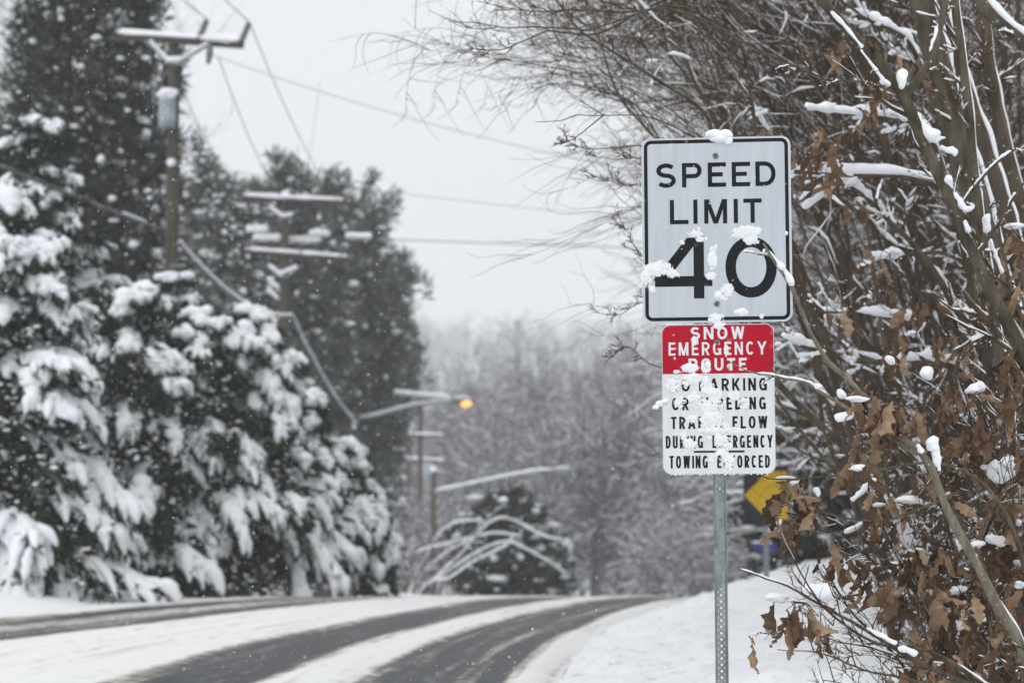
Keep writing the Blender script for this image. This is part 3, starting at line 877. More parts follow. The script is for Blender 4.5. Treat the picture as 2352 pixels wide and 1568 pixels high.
p2d = 72.0
up2, zt2, tp2, inf2 = utility_pole(655, 452, p2d, 'utility pole with two snow topped crossarms in front of the rounded evergreens', [(558, 455, 788, 466, -.2), (562, 578, 798, 596, -.2)], .17)
a2, b2 = inf2[0]; c2, d2 = inf2[1]
zb = lambda y: P(0, y, p2d)[2] - tp2[2] + zt2
br = part('brace', [bar((-.50, -.2, zb(478)), (-.02, -.22, zb(505)), .05, .06), bar((.42, -.2, zb(485)), (.02, -.22, zb(505)), .05, .06), bar((-.55, -.2, zb(610)), (-.02, -.22, zb(640)), .05, .06), bar((.5, -.2, zb(612)), (.02, -.22, zb(640)), .05, .06)], M['galv'], up2, False)
part('snow', [snow_ridge((-.46, -.2, zb(477)), (-.04, -.22, zb(501)), .09, .09, rng), snow_ridge((-.1, -.22, zb(500)), (.25, -.22, zb(496)), .09, .09, rng), snow_ridge((-.46, -.2, zb(612)), (-.04, -.22, zb(637)), .09, .09, rng), snow_ridge((-.2, -.22, zb(634)), (.4, -.22, zb(616)), .09, .09, rng),
     snow_ridge((-.50, -.2, zb(640)), (-.15, -.22, zb(664)), .08, .08, rng), snow_ridge((-.50, -.2, zb(665)), (-.15, -.22, zb(690)), .08, .08, rng)], M['snow'], br)
for tt in (.04, .55, .94):
    q = c2 + (d2 - c2) * tt
    part('insulator', [insulator(q + [0, 0, .06], (0, 0, 1), .34, .075)], M['porcelain'], up2)
for k, (xx, yy, w) in enumerate(((588, 528, 52), (620, 548, 85), (732, 538, 50), (690, 552, 95), (822, 545, 62))):
    q = P(xx, yy, p2d) - tp2; q[2] += zt2; q[1] = .35
    hw = w / 2 / F * p2d
    sb = part('spacer_arm', [bar((q[0] - hw, .3, q[2] - .04), (q[0] + hw, .3, q[2] - .06), .08, .07), bar((np.clip(q[0], c2[0], d2[0]), .1, c2[2]), (q[0], .3, q[2] - .05), .05, .05)], M['darkwood'], up2, False)
    part('snow', [snow_ridge((q[0] - hw, .3, q[2]), (q[0] + hw, .3, q[2] - .01), .2, .18, rng)], M['snow'], sb)

p4d = 124.0
up4, zt4, tp4, _ = utility_pole(966, 912, p4d, 'far utility pole carrying a blue grey transformer, beyond the street lamp', [(905, 912, 1036, 920, .2), (918, 999, 1018, 1002, .1)], .17)
q = P(984, 1080, p4d) - tp4
part('transformer', [tubes(np.stack([np.full(5, q[0]), np.full(5, -.3), q[2] + zt4 + np.array([-.42, -.40, .38, .4, .42])], -1), np.array([.1, .28, .28, .2, .05]), 16)], M['tank'], up4)
utility_pole(939, 975, 130.0, 'thin far utility pole with one low crossarm left of the transformer pole', [(910, 1053, 1022, 1060, .1)], .15)
utility_pole(1450, 1250, 172.0, 'small far utility pole with a tilted snowy crossarm below the bare trees', [(1408, 1262, 1486, 1252, .1)], .16, knob=False)
u7, z7, t7, i7 = utility_pole(1545, 1292, 190.0, 'far double post frame with a snowy beam near the crest of the road', [(1512, 1296, 1578, 1296, .0)], .16, knob=False, name='post_frame')
part('post', [pole_tubes(z7, .12, .1)[0] + np.array([.8, .0, 0]) if False else (pole_tubes(z7, .12, .1)[0][0] + np.array([.9, 0, 0]), pole_tubes(z7, .12, .1)[0][1])], M['pole'], u7)

# ------------------------------------------------------------------ street lamps
def street_lamp(x, ytop, d, arm, label, lit, head):
    top_ = P(x, ytop, d); g = ground_z(top_[0], d)
    t = thing('street_lamp', (top_[0], d, g), label, 'street lamp')
    zt_ = top_[2] - g
    part('pole', [pole_tubes(zt_, .15, .12)[0], cap_disc(0, 0, zt_, .12)], M['pole'], t)
    pts = np.array([P(px_, py_, d) - top_ + np.array([0, -.1, zt_]) for px_, py_ in arm])
    pts = smooth_path(pts, 24)
    am = part('arm', [tubes(pts, np.full(24, .042), 8)], M['lampgrey'], t)
    part('snow', [tubes(pts + [0, 0, .065], np.concatenate([[.02], rng.uniform(.05, .085, 22), [.02]]), 8, flat=.9)], M['snow'], am)
    part('snow_knob', [blobs([(0, 0, zt_ + .08)], .16, .16, .15, rng)], M['snow'], t)
    h = P(*head, d) - top_ + np.array([0, -.1, zt_])
    s = np.linspace(0, 1, 9)
    dirv = nrm(h - pts[-1]); Lh = .75
    hd = part('lamp_head', [tubes(pts[-1] + dirv * (s * Lh)[:, None] * [1, 1, .3] + [0, 0, .03], np.array([.05, .09, .12, .14, .15, .15, .13, .09, .02]), 12)], M['lampgrey'], t)
    gl = pts[-1] + dirv * Lh * .66 * np.array([1, 1, .3])
    if lit:
        part('lens', [blobs([gl + [.05, -.03, -.06]], .20, .16, .13, rng, 16, 10, 0.0)], M['lamp'], hd)
    part('snow', [blobs([gl + [-.1, 0, .15]], .32, .14, .06, rng)], M['snow'], hd)
    return t
sl = street_lamp(819, 908, 86.0, [(822, 962), (862, 955), (950, 932), (1035, 922)], 'street lamp glowing orange at the end of a snowy arm', True, (1075, 926))
q = P(905, 905, 86.0) - P(819, 908, 86.0); zt_ = 0
ztl = P(819, 908, 86.0)[2] - ground_z(P(819, 908, 86.0)[0], 86.0)
g1 = part('guy_arm', [bar((P(905, 900, 86)[0] - sl.location.x, -.3, P(0, 905, 86)[2] - sl.location.z), (P(1032, 918, 86)[0] - sl.location.x, -.1, P(0, 918, 86)[2] - sl.location.z), .07, .06)], M['lampgrey'], sl, False)
part('snow', [snow_ridge((P(905, 900, 86)[0] - sl.location.x, -.3, P(0, 903, 86)[2] - sl.location.z), (P(1032, 918, 86)[0] - sl.location.x, -.1, P(0, 916, 86)[2] - sl.location.z), .16, .15, rng)], M['snow'], g1)
street_lamp(996, 1082, 106.0, [(998, 1128), (1040, 1120), (1150, 1097), (1230, 1082), (1270, 1080)], 'unlit street lamp with a long snow lined arm on a short pole', False, (1300, 1085))

# ------------------------------------------------------------------ wires
def wire(a, b_, r, sag, label, snow=0.0, n=40, group='overhead lines strung along the road', name='power_line', kink=None, patch=0.0):
    a, b_ = np.array(a, float), np.array(b_, float)
    t = np.linspace(0, 1, n)[:, None]
    p = a + (b_ - a) * t - np.array([0, 0, 1.0]) * sag * 4 * t * (1 - t)
    o = thing(name, a, label, 'cable' if snow else 'power line', group)
    part('cable', [tubes(p - a, np.full(n, r), 6)], M['wire'], o)
    if snow:
        q, rr__ = refine(p[None], np.full((1, n), r), n * 5)
        k = np.interp(np.arange(n * 5), np.arange(0, n * 5 + 6, 6), rng.uniform(.7, 1.1, len(np.arange(0, n * 5 + 6, 6))))
        if patch:
            g = np.interp(np.arange(n * 5), np.arange(0, n * 5 + 7, 7), (rng.uniform(0, 1, len(np.arange(0, n * 5 + 7, 7))) > patch).astype(float))
            k = k * np.where(g > .45, 1, .03)
        k[0] = k[-1] = .1
        part('snow', [tubes(q[0] - a + [0, 0, r * .6 + snow * .55], k * snow, 7)], M['snow'], o)
    return o
W = .011
g_ = 'power lines meeting the nearest pole'
it0, it1, it2 = [np.array(up1.location) + q for q in ins_top]
wire((-9.9, 6, 11.0), it1, W, .25, 'power line running off the top edge from the inner insulator of the nearest pole', group=g_)
wire((-9.0, 6, 11.0), it2, W, .25, 'power line running off the top edge from the outer insulator of the nearest pole', group=g_)
T2 = lambda f_: np.array(up2.location) + a2 + (b2 - a2) * f_ + [0, 0, .1]
wire(it0 + [.7, 0, -.4], T2(.05), W, .5, 'power line sloping down behind the grey transformer to the second pole', group=g_)
wire(P(502, 132, p1d), T2(.38), W, .3, 'power line sloping down from under the crossarm to the second pole', group=g_)
wire(it2, T2(.93), W, .3, 'power line sloping down from the end insulator to the second pole', group=g_)
w6 = P(490, 128, p1d)
wire(w6, P(2500, 470, 52), W * .6, .9, 'power line crossing the pale sky from the nearest pole above the road', group=None)
wire(P(735, 188, 49), P(706, 400, 60), .004, .02, 'thin drop wire hanging between two crossing lines', group=None)
wire(P(405, 376, p1d), P(2500, 560, 66), W * .5, .35, 'faint lower line crossing the sky above the rounded evergreens', group=None)
wire(P(655, 540, p2d), P(2500, 590, 74), .016, .1, 'thicker twin line stretching right from the rounded evergreens', group=None)
q1 = P(382, 532, p1d - .1)
wire((-13.0, 6, 7.4), q1, .03, .25, 'snow laden cable coming in to the nearest pole from the left', .042, name='utility_cable', group=None, patch=.5)
q2 = P(412, 560, p1d - .1); q3 = P(670, 725, p2d - .3)
wire(q2, q3, .03, .45, 'thick snow laden cable sagging between the two nearest poles', .058, name='utility_cable', group=None)
wire(q3, P(819, 975, 86.0), .03, .3, 'snow laden cable dropping steeply from the second pole to the street lamp', .06, name='utility_cable', group=None)
wire(P(819, 1030, 86.0), P(962, 1180, 124.0), .035, .3, 'snow laden cable going down from the street lamp to the far poles', .075, name='utility_cable', group=None)

# ------------------------------------------------------------------ evergreens
def conifer_parts(H, Rr, seed, nb, low=0.03, droop=.5, snowy=1.0, sr=1.0, face=None):
    rng = np.random.default_rng(seed)
    zf = low + (1 - low) * rng.uniform(0, 1, nb) ** 1.15
    az = np.arange(nb) * 2.39996 + rng.uniform(-.4, .4, nb)
    lean = np.array([.02 * H * math.sin(seed), .02 * H * math.cos(seed * 2)])
    L = (Rr * (1 - zf) ** .75 * rng.uniform(.72, 1.12, nb) + .22)
    dh = np.stack([np.cos(az), np.sin(az), 0 * az], -1)
    el = np.radians(rng.uniform(-8, 26, nb)) + zf * .35
    s = np.linspace(0, 1, 10)
    base_ = np.stack([lean[0] * zf, lean[1] * zf, zf * H * .97], -1)
    dr = droop * rng.uniform(.7, 1.3, nb)
    rad_ = (L[:, None] * (s - .12 * s ** 3)[None, :])
    zz_ = L[:, None] * (np.tan(el)[:, None] * s[None] - dr[:, None] * s[None] ** 1.9)
    sp_ = base_[:, None] + dh[:, None] * rad_[..., None] + np.array([0, 0, 1.0]) * zz_[..., None]
    sp_ += rng.normal(size=sp_.shape) * .02 * L[:, None, None] * s[None, :, None]
    srad = np.maximum(.012 * L[:, None] * (1 - .8 * s)[None], .004)
    # side sprays, spreading level then drooping
    nbr = 14
    idx = np.repeat(np.arange(nb), nbr)
    tt = np.tile(np.linspace(.2, 1.0, nbr), nb) + rng.uniform(-.04, .04, nb * nbr)
    tt = np.clip(tt, .1, 1)
    f = np.clip(tt * 9, 0, 8.999); i = f.astype(int); w = (f - i)[:, None]
    p = sp_[idx, i] * (1 - w) + sp_[idx, i + 1] * w
    T = nrm(sp_[idx, i + 1] - sp_[idx, i])
    side = nrm(np.cross(T, np.array([0, 0, 1.0]))) * np.where(np.arange(len(idx)) % 2, 1, -1)[:, None]
    a = np.radians(rng.uniform(22, 62, len(idx)) * (1.15 - .75 * tt))[:, None]
    d = np.cos(a) * T + np.sin(a) * side
    Lb = (L[idx] * rng.uniform(.26, .46, len(idx)) * (1.18 - .55 * tt) + .10)
    pts = [p]
    for k in range(5):
        d = nrm(d + np.array([0, 0, -.16 - .07 * k]) * droop * 1.5 + rng.normal(size=d.shape) * .05)
        p = p + d * (Lb / 5)[:, None]
        pts.append(p)
    br_ = np.stack(pts, 1)
    # needles and fine sprays along both
    def fol(paths, m, l0, l1, w0, w1, dn):
        N, n, _ = paths.shape
        ix = np.repeat(np.arange(N), m)
        f = rng.uniform(0, n - 1.001, len(ix)); i = f.astype(int); w = (f - i)[:, None]
        p = paths[ix, i] * (1 - w) + paths[ix, i + 1] * w
        T = nrm(paths[ix, i + 1] - paths[ix, i])
        d = nrm(T + rng.normal(size=T.shape) * .55 + np.array([0, 0, -dn]))
        s_ = nrm(np.cross(d, rng.normal(size=d.shape)))
        p = p + rng.normal(size=p.shape) * .03
        return quads(p, d, s_, rng.uniform(l0, l1, len(ix)), rng.uniform(w0, w1, len(ix)))
    leaf = [fol(br_, 13, .12, .26, .035, .075, .45), fol(sp_, 26, .12, .30, .04, .08, .5)]
    # dark inner growth close to the trunk
    n_in = nb * 30
    zi = rng.uniform(low, .93, n_in)
    ri = Rr * (1 - zi) ** .75 * rng.uniform(.1, .72, n_in); ai = rng.uniform(0, 6.28, n_in)
    pi_ = np.stack([ri * np.cos(ai), ri * np.sin(ai), zi * H], -1)
    di = nrm(np.stack([np.cos(ai), np.sin(ai), -.6 + 0 * ai], -1) + rng.normal(size=(n_in, 3)) * .5)
    leaf.append(quads(pi_, di, nrm(np.cross(di, rng.normal(size=di.shape))), rng.uniform(.2, .42, n_in), rng.uniform(.07, .14, n_in)))
    # snow: rounded fingers on sprays, thicker pillow along the bough
    has = rng.uniform(0, 1, nb) < snowy * (.60 + .45 * zf)
    bs = has[idx] & (rng.uniform(0, 1, len(idx)) < .88)
    def ridge(paths, r0, r1):
        q, _ = refine(paths, np.ones(paths.shape[:2]), 9)
        n_ = q.shape[1]
        prof = np.sin(np.pi * np.clip(np.linspace(.10, .93, n_), 0, 1)) ** .55
        k = rng.uniform(r0, r1, (len(q), 1)) * prof[None] * rng.uniform(.72, 1.25, (len(q), n_))
        k[:, 0] *= .4; k[:, -1] *= .35
        return tubes(q + np.array([0, 0, 1.0]) * (k * .6)[..., None], k, 8, flat=1.15)
    sn = [ridge(sp_[has][:, 2:], .085 * sr, .135 * sr), ridge(br_[bs], .050 * sr, .095 * sr)]
    # a draped sheet bridging the fingers of each side of a bough
    B4 = br_.reshape(nb, nbr, 6, 3)[has]
    for sd in (0, 1):
        g = B4[:, sd::2][:, 1:, :5]
        m_, a_, c_ = g.shape[:3]
        up_ = (.075 + .045 * np.sin(np.pi * np.linspace(0, 1, c_)))[None, None] * sr * rng.uniform(.6, 1.35, (m_, a_, c_))
        up_[:, :, -1] *= rng.uniform(-.3, .6, (m_, a_))
        g = g + np.array([0, 0, 1.0]) * up_[..., None] + rng.normal(size=g.shape) * .012
        k0 = (np.arange(m_) * a_ * c_)[:, None, None] + (np.arange(a_ - 1) * c_)[None, :, None] + np.arange(c_ - 1)[None, None]
        ok_ = rng.uniform(0, 1, k0.shape) < np.array([1, 1, .9, .62])[None, None]
        k0 = k0[ok_]
        sn.append((g.reshape(-1, 3), np.stack([k0, k0 + 1, k0 + c_ + 1, k0 + c_], -1)))
    # lumps on some of the fingers
    fo = br_[bs]
    pick = rng.uniform(0, 1, len(fo)) < .14
    c = fo[pick, 2] + [0, 0, .05]
    sn.append(blobs(c, rng.uniform(.08, .17, len(c)) * sr, rng.uniform(.08, .17, len(c)) * sr, rng.uniform(.05, .09, len(c)) * sr, rng, 8, 6, .2))
    nf = nb * 22
    zi = low + (.95 - low) * rng.uniform(0, 1, nf); ai = rng.uniform(0, 6.28, nf)
    ri = Rr * (1 - zi) ** .75 * rng.uniform(.45, .95, nf)
    kf = rng.uniform(.014, .040, nf)
    sn.append(blobs(np.stack([ri * np.cos(ai), ri * np.sin(ai), zi * H - .35 * droop * ri], -1), kf * rng.uniform(.8, 2, nf), kf * rng.uniform(.8, 2, nf), kf * .7, rng, 6, 5, .2))
    zt_ = np.linspace(0, 1, 10)
    trunk = [tubes(np.stack([lean[0] * zt_, lean[1] * zt_, zt_ * H * .97 - .2], -1), .018 * H * (1 - zt_ * .9) + .01, 10)]
    sticks = [tubes(sp_, srad, 4)]
    return trunk, sticks, leaf, sn

def conifer(name, loc, label, H, Rr, seed, nb, group=None, **kw):
    t = thing(name, loc, label, 'evergreen tree', group)
    tr, st, lf, sn = conifer_parts(H, Rr, seed, nb, **kw)
    part('trunk', tr, M['bark'], t)
    part('branches', st, M['twig'], t)
    part('foliage', lf, M['needle'], t, False)
    part('snow', sn, M['snow'], t)
    return t

def at(x, d):
    q = P(x, 1300, d)
    return np.array([q[0], d, ground_z(q[0], d) - .05])

GC = 'snow laden conifers lining the left side of the road'
conifer('snowy_conifer', at(-15, 37), 'big snow laden conifer at the left edge with long drooping white boughs', 6.2, 2.5, 1, 130, GC, droop=.5, sr=1.15)
conifer('snowy_conifer', at(55, 43), 'taller conifer behind the edge tree with finer snow clumps', 8.6, 2.6, 2, 190, GC, droop=.45, sr=.85, snowy=.8)
conifer('snowy_conifer', at(290, 40.5), 'dark hollow conifer with a snow capped top in front of the nearest pole', 5.2, 1.8, 3, 130, GC, droop=.6, sr=1.15, snowy=.62)
conifer('snowy_conifer', at(455, 42), 'shaded conifer just right of the nearest pole foot', 5.0, 1.8, 4, 130, GC, droop=.55, sr=1.0, snowy=.75)
conifer('snowy_conifer', at(590, 43.5), 'broad white conifer below the sagging snow laden cable', 5.2, 2.0, 5, 150, GC, droop=.65, sr=1.15, snowy=1.0)
conifer('snowy_conifer', at(700, 46), 'sloping snow covered conifer second from the right end of the row', 3.9, 1.5, 6, 110, GC, droop=.65, sr=1.1)
conifer('snowy_conifer', at(785, 47), 'low rounded conifer ending the row beside the street lamp pole', 3.1, 1.4, 7, 90, GC, droop=.75, sr=1.15)
conifer('snowy_conifer', at(170, 41), 'short conifer between the edge tree and the hollow one', 4.6, 1.6, 8, 100, GC, droop=.6, sr=1.1, snowy=.8)
conifer('snowy_conifer', at(400, 45.5), 'conifer standing round the foot of the nearest pole', 5.9, 2.0, 9, 140, GC, droop=.5, sr=.9, snowy=.8)

def tuft_parts(prof, H, N, seed, leafn=18, ll=(.22, .42), lw=(.05, .10), snow=.5, sr=(.08, .17), up=.6, trunks=((0, 0),), inner=.45, tr=.16, plumes=0):
    """Dense upright evergreen: leaf tufts through a crown volume; prof = [(z, radius)], with ragged outline."""
    rng = np.random.default_rng(seed)
    pz, pr = np.array([q[0] for q in prof]), np.array([q[1] for q in prof])
    z = rng.uniform(pz[0], pz[-1], N * 2)
    keep = rng.uniform(0, pr.max(), N * 2) < np.interp(z, pz, pr)
    z = z[keep][:N]; n = len(z)
    az = rng.uniform(0, 2 * np.pi, n)
    ragged = 1 + .20 * np.sin(az * 3 + z * 7 + seed) + .16 * np.sin(az * 7 - z * 13) + .18 * rng.normal(size=n)
    r = np.interp(z, pz, pr) * ragged * rng.uniform(inner, 1, n) ** .6
    c = np.stack([r * np.cos(az), r * np.sin(az), z * H], -1)
    if plumes:                                   # feathery leading shoots standing out of the crown
        zq = rng.uniform(.35, .98, plumes); aq = rng.uniform(0, 2 * np.pi, plumes)
        rq = np.interp(zq, pz, pr) * rng.uniform(.55, .98, plumes)
        b0_ = np.stack([rq * np.cos(aq), rq * np.sin(aq), zq * H], -1)
        dq = nrm(np.stack([np.cos(aq) * .45, np.sin(aq) * .45, np.ones(plumes)], -1))
        tq = np.tile(np.linspace(0, 1, 11), plumes)
        Lq = np.repeat(rng.uniform(.9, 2.0, plumes), 11)
        cq = np.repeat(b0_, 11, 0) + np.repeat(dq, 11, 0) * (tq * Lq)[:, None] + rng.normal(size=(plumes * 11, 3)) * (.24 * (1.1 - tq))[:, None]
        c = np.vstack([c, cq]); az = np.concatenate([az, np.repeat(aq, 11)]); n = len(c)
    out = np.stack([np.cos(az), np.sin(az), 0 * az], -1)
    ix = np.repeat(np.arange(n), leafn)
    d = nrm(out[ix] * .55 + np.array([0, 0, up]) + rng.normal(size=(len(ix), 3)) * .6)
    p = c[ix] + rng.normal(size=(len(ix), 3)) * .12
    leaf = [quads(p, d, nrm(np.cross(d, rng.normal(size=d.shape))), rng.uniform(*ll, len(ix)), rng.uniform(*lw, len(ix)))]
    sel = np.repeat(rng.uniform(0, 1, n) < snow, 1)
    sel = np.concatenate([np.nonzero(sel)[0]] + [np.nonzero(rng.uniform(0, 1, n) < snow * 1.1)[0] for _ in range(3)])
    k = rng.uniform(*sr, len(sel)) * rng.choice([.4, .6, .8, 1.0], len(sel))
    cs_ = c[sel] + out[sel] * .12 + [0, 0, .08] + rng.normal(size=(len(sel), 3)) * .13
    sn = [blobs(cs_, k * rng.uniform(.6, 1.6, len(k)), k * rng.uniform(.6, 1.6, len(k)), k * rng.uniform(.4, .9, len(k)), rng, 7, 6, .3)]
    tk = []
    for (tx_, ty_) in trunks:
        zz_ = np.linspace(0, .95, 12)
        w = np.stack([tx_ * (1 - zz_ * .5) + .1 * np.sin(zz_ * 5 + tx_), ty_ + 0 * zz_, zz_ * H - .3], -1)
        tk.append(tubes(w, tr * (1 - .85 * zz_), 9))
    nb = n // 5
    a = c[:nb]; zb_ = np.maximum(a[:, 2] - np.linalg.norm(a[:, :2], axis=1) * .9, .2)
    lim = np.stack([np.stack([a[:, 0] * q, a[:, 1] * q, zb_ + (a[:, 2] - zb_) * q ** 1.3], -1) for q in (0, .35, .7, 1)], 1)
    st = [tubes(lim, np.full((nb, 4), .03) * np.array([1, .7, .5, .3]), 4)]
    return tk, st, leaf, sn

def tuft_tree(name, loc, label, prof, H, N, seed, group=None, cat='evergreen tree', fm='cedar', **kw):
    t = thing(name, loc, label, cat, group)
    tk, st, lf, sn = tuft_parts(prof, H, N, seed, **kw)
    part('trunk', tk, M['bark'], t)
    part('branches', st, M['twig'], t)
    part('foliage', lf, M[fm], t, False)
    part('snow', sn, M['snow'], t)
    return t

tuft_tree('tall_cedar', at(200, 55), 'towering dark cedar rising out of frame behind the nearest pole', [(0, 1.2), (.3, 1.5), (.55, 1.38), (.85, 1.2), (.95, .8), (1, .3)], 17.5, 1900, 31, leafn=26, lw=(.035, .08), plumes=60, snow=.27, sr=(.05, .13), trunks=((-.35, -1.0), (.12, -1.1), (.5, .2)), tr=.14)
tuft_tree('tall_cedar', at(60, 60), 'cedar at the left edge merging with the towering one', [(0, 1.3), (.4, 1.6), (.7, 1.15), (.9, .7), (1, .2)], 12.5, 900, 32, leafn=26, lw=(.035, .08), plumes=30, snow=.3, sr=(.05, .13))
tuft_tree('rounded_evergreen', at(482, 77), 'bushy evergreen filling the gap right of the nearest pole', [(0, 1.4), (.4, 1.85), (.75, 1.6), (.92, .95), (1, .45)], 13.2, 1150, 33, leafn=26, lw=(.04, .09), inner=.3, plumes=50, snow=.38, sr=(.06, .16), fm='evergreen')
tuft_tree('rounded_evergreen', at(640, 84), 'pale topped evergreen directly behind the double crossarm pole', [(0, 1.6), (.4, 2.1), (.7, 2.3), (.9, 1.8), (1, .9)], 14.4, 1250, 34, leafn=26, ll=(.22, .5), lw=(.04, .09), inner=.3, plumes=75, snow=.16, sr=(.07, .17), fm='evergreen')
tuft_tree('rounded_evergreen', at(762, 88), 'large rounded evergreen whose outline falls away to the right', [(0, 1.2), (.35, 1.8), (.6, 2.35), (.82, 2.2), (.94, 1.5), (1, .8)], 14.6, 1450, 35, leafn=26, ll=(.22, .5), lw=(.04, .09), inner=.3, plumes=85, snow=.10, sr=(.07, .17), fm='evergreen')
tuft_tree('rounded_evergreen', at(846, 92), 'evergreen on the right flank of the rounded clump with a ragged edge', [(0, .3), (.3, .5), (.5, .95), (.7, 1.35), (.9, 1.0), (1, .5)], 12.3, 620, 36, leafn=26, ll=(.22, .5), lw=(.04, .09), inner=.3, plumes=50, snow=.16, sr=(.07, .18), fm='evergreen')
tuft_tree('dark_evergreen', at(880, 140), 'hazy dark evergreen behind the street lamp pole', [(0, 1.7), (.4, 1.8), (.7, 1.2), (.92, .6), (1, .2)], 11.0, 900, 37, leafn=24, snow=.4, sr=(.1, .22))
tuft_tree('evergreen_shrub', at(1165, 84), 'dark evergreen shrub under the arching snowy branches', [(0, 1.5), (.4, 1.7), (.75, 1.2), (1, .4)], 3.9, 700, 38, cat='shrub', leafn=26, snow=.10, sr=(.1, .24))
tuft_tree('evergreen_shrub', at(1240, 90), 'lower evergreen shrub with two snow pads at the foot of the bare trees', [(0, 1.0), (.5, 1.0), (1, .3)], 3.0, 260, 39, cat='shrub', leafn=24, snow=.5, sr=(.12, .28))

# ------------------------------------------------------------------ bare trees
def bare_parts(H, seed, stems=1, spread=.25, l1=10, l2=6, l3=5, l4=0, r0=.12, up=.10, wig=1.0, bias=None, snow=(.01, .9), gap=.35, stem_lean=(0, 0), low=.25, len1=(.3, .6), sides=6, twig_r=.004, snow_tw=True):
    rng = np.random.default_rng(seed)
    p = []
    for k in range(stems):
        a = rng.uniform(0, 6.28); s = spread * rng.uniform(.5, 1.2)
        z = np.linspace(0, 1, 12)
        h = H * rng.uniform(.82, 1.02)
        w = np.cumsum(rng.normal(size=(12, 2)) * .018 * H, 0) * z[:, None]
        p.append(np.stack([h * (stem_lean[0] * z ** 1.5 + s * math.cos(a) * z) + w[:, 0], h * (stem_lean[1] * z ** 1.5 + s * math.sin(a) * z) + w[:, 1], h * z - .15], -1))
    p = np.array(p)
    r = r0 * rng.uniform(.6, 1.0, (stems, 1)) * (1 - .9 * np.linspace(0, 1, 12))[None]
    b1 = grow(p, r, l1, rng, (low, .98), (28, 65), len1, 10, up, .12 * wig, .55, .3, bias)
    b2 = grow(*b1, l2, rng, (.15, 1.0), (25, 60), (.3, .65), 7, up * .6, .14 * wig, .6, .35, bias, rmin=twig_r)
    b3 = grow(*b2, max(l3, 1), rng, (.1, 1.0), (20, 60), (.3, .7), 6, up * .4, .16 * wig, .65, .4, None, rmin=twig_r * .8)
    lv = [b2, b3] if l3 else [b2]
    if l4:
        lv.append(grow(*b3, l4, rng, (.1, 1.0), (20, 60), (.35, .7), 5, 0, .18 * wig, .7, .5, None, rmin=twig_r * .6))
    trunk = [tubes(p, r, 10)]
    br_ = [tubes(*b1, sides)]
    tw = [tubes(q, rr, 3) for q, rr in lv]
    sn = [snow_on(p, r, rng, snow[0] * .6, snow[1] * .35, gap, 36), snow_on(*b1, rng, snow[0] * 1.3, snow[1], gap, 18), snow_on(*b2, rng, snow[0], snow[1], min(gap + .06, .95), 10, 5)]
    if snow_tw:
        sn.append(snow_on(*b3, rng, snow[0] * .7, snow[1], min(gap + .20, .95), 6, 4))
    return trunk, br_, tw, sn, lv

def bare_tree(name, loc, label, H, seed, group=None, cat='bare tree', twig='twig', **kw):
    t = thing(name, loc, label, cat, group)
    tk, b_, tw, sn, _ = bare_parts(H, seed, **kw)
    part('trunk', tk, M['bark'], t)
    part('branches', b_, M['bark'], t)
    part('twigs', tw, M[twig], t)
    part('snow', sn, M['snow'], t)
    return t

# mid-distance trees beyond the crest
GM = 'bare trees in the hollow beyond the road crest'
m1 = bare_tree('bare_tree', at(1362, 118), 'forked bare tree with snow in its crotch rising from behind the road crest', 13, 51, GM, stems=3, spread=.22, l1=16, l2=8, l3=6, l4=2, r0=.26, snow=(.024, .9), gap=.6, up=.04, low=.15, wig=1.5, twig_r=.010)
m2 = bare_tree('bare_tree', at(1290, 128), 'slimmer bare tree left of the forked one', 14, 52, GM, stems=2, spread=.16, l1=16, l2=8, l3=6, l4=2, r0=.22, snow=(.024, .9), gap=.6, up=.06, wig=1.5, twig_r=.010)
MT = 'bare hazy tree among others in the hollow beyond the road'
for x, d, rz, sc, s_ in ((1120, 150, 1.0, 1.05, m2), (1200, 160, 2.2, 1.1, m1), (1420, 140, 3.0, .95, m2), (1500, 135, 4.0, .9, m1), (1045, 165, 5.0, 1.0, m1), (1560, 150, .7, 1.0, m2), (1610, 125, 1.9, .9, m1), (1670, 110, 2.8, .8, m2),
                         (1330, 175, 3.7, 1.1, m1), (1460, 185, 4.4, 1.2, m2), (1250, 190, 5.2, 1.2, m2), (1150, 205, .3, 1.2, m1), (1700, 140, 5.9, 1.1, m1), (1380, 215, 1.3, 1.3, m2), (985, 190, 2.4, 1.1, m2), (1540, 200, 3.3, 1.25, m1)):
    dup(s_, at(x, d), rz, sc, MT, GM)
bare_tree('bare_tree', at(5, 75), 'pale bare tree at the top left corner behind the cedars', 19.0, 53, None, stems=3, spread=.1, l1=18, l2=8, l3=6, r0=.18, snow=(.016, .7), up=.18, twig_r=.009)

h1 = bare_tree('hollow_brush', at(1490, 104), 'grey brush crowding the hollow beyond the road crest', 4.6, 55, 'brush in the hollow beyond the road crest', 'shrub', stems=9, spread=.45, l1=10, l2=6, l3=5, r0=.05, snow=(.02, .8), gap=.65, low=.1, wig=1.6, twig_r=.009)
for x, d, rz, sc in ((1235, 118, 1, 1.1), (1560, 110, 4, 1.1), (1620, 100, 5, .9), (1200, 118, .5, 1.2), (1440, 150, 2.5, 1.2), (1540, 128, 3.5, 1.3), (1640, 120, 4.5, 1.1), (1080, 120, 5.5, 1.2), (1700, 92, .2, .8), (1260, 140, 1.2, 1.4), (1400, 145, 2.2, 1.4), (1600, 150, 3.2, 1.5), (1000, 112, 4.2, 1.1)):
    dup(h1, at(x, d), rz, sc, 'low grey brush among others in the hollow beyond the road', 'brush in the hollow beyond the road crest')

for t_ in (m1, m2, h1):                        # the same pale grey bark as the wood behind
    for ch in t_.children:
        if ch.name.split('.')[0] != 'snow': ch.data.materials[0] = M['farbark']

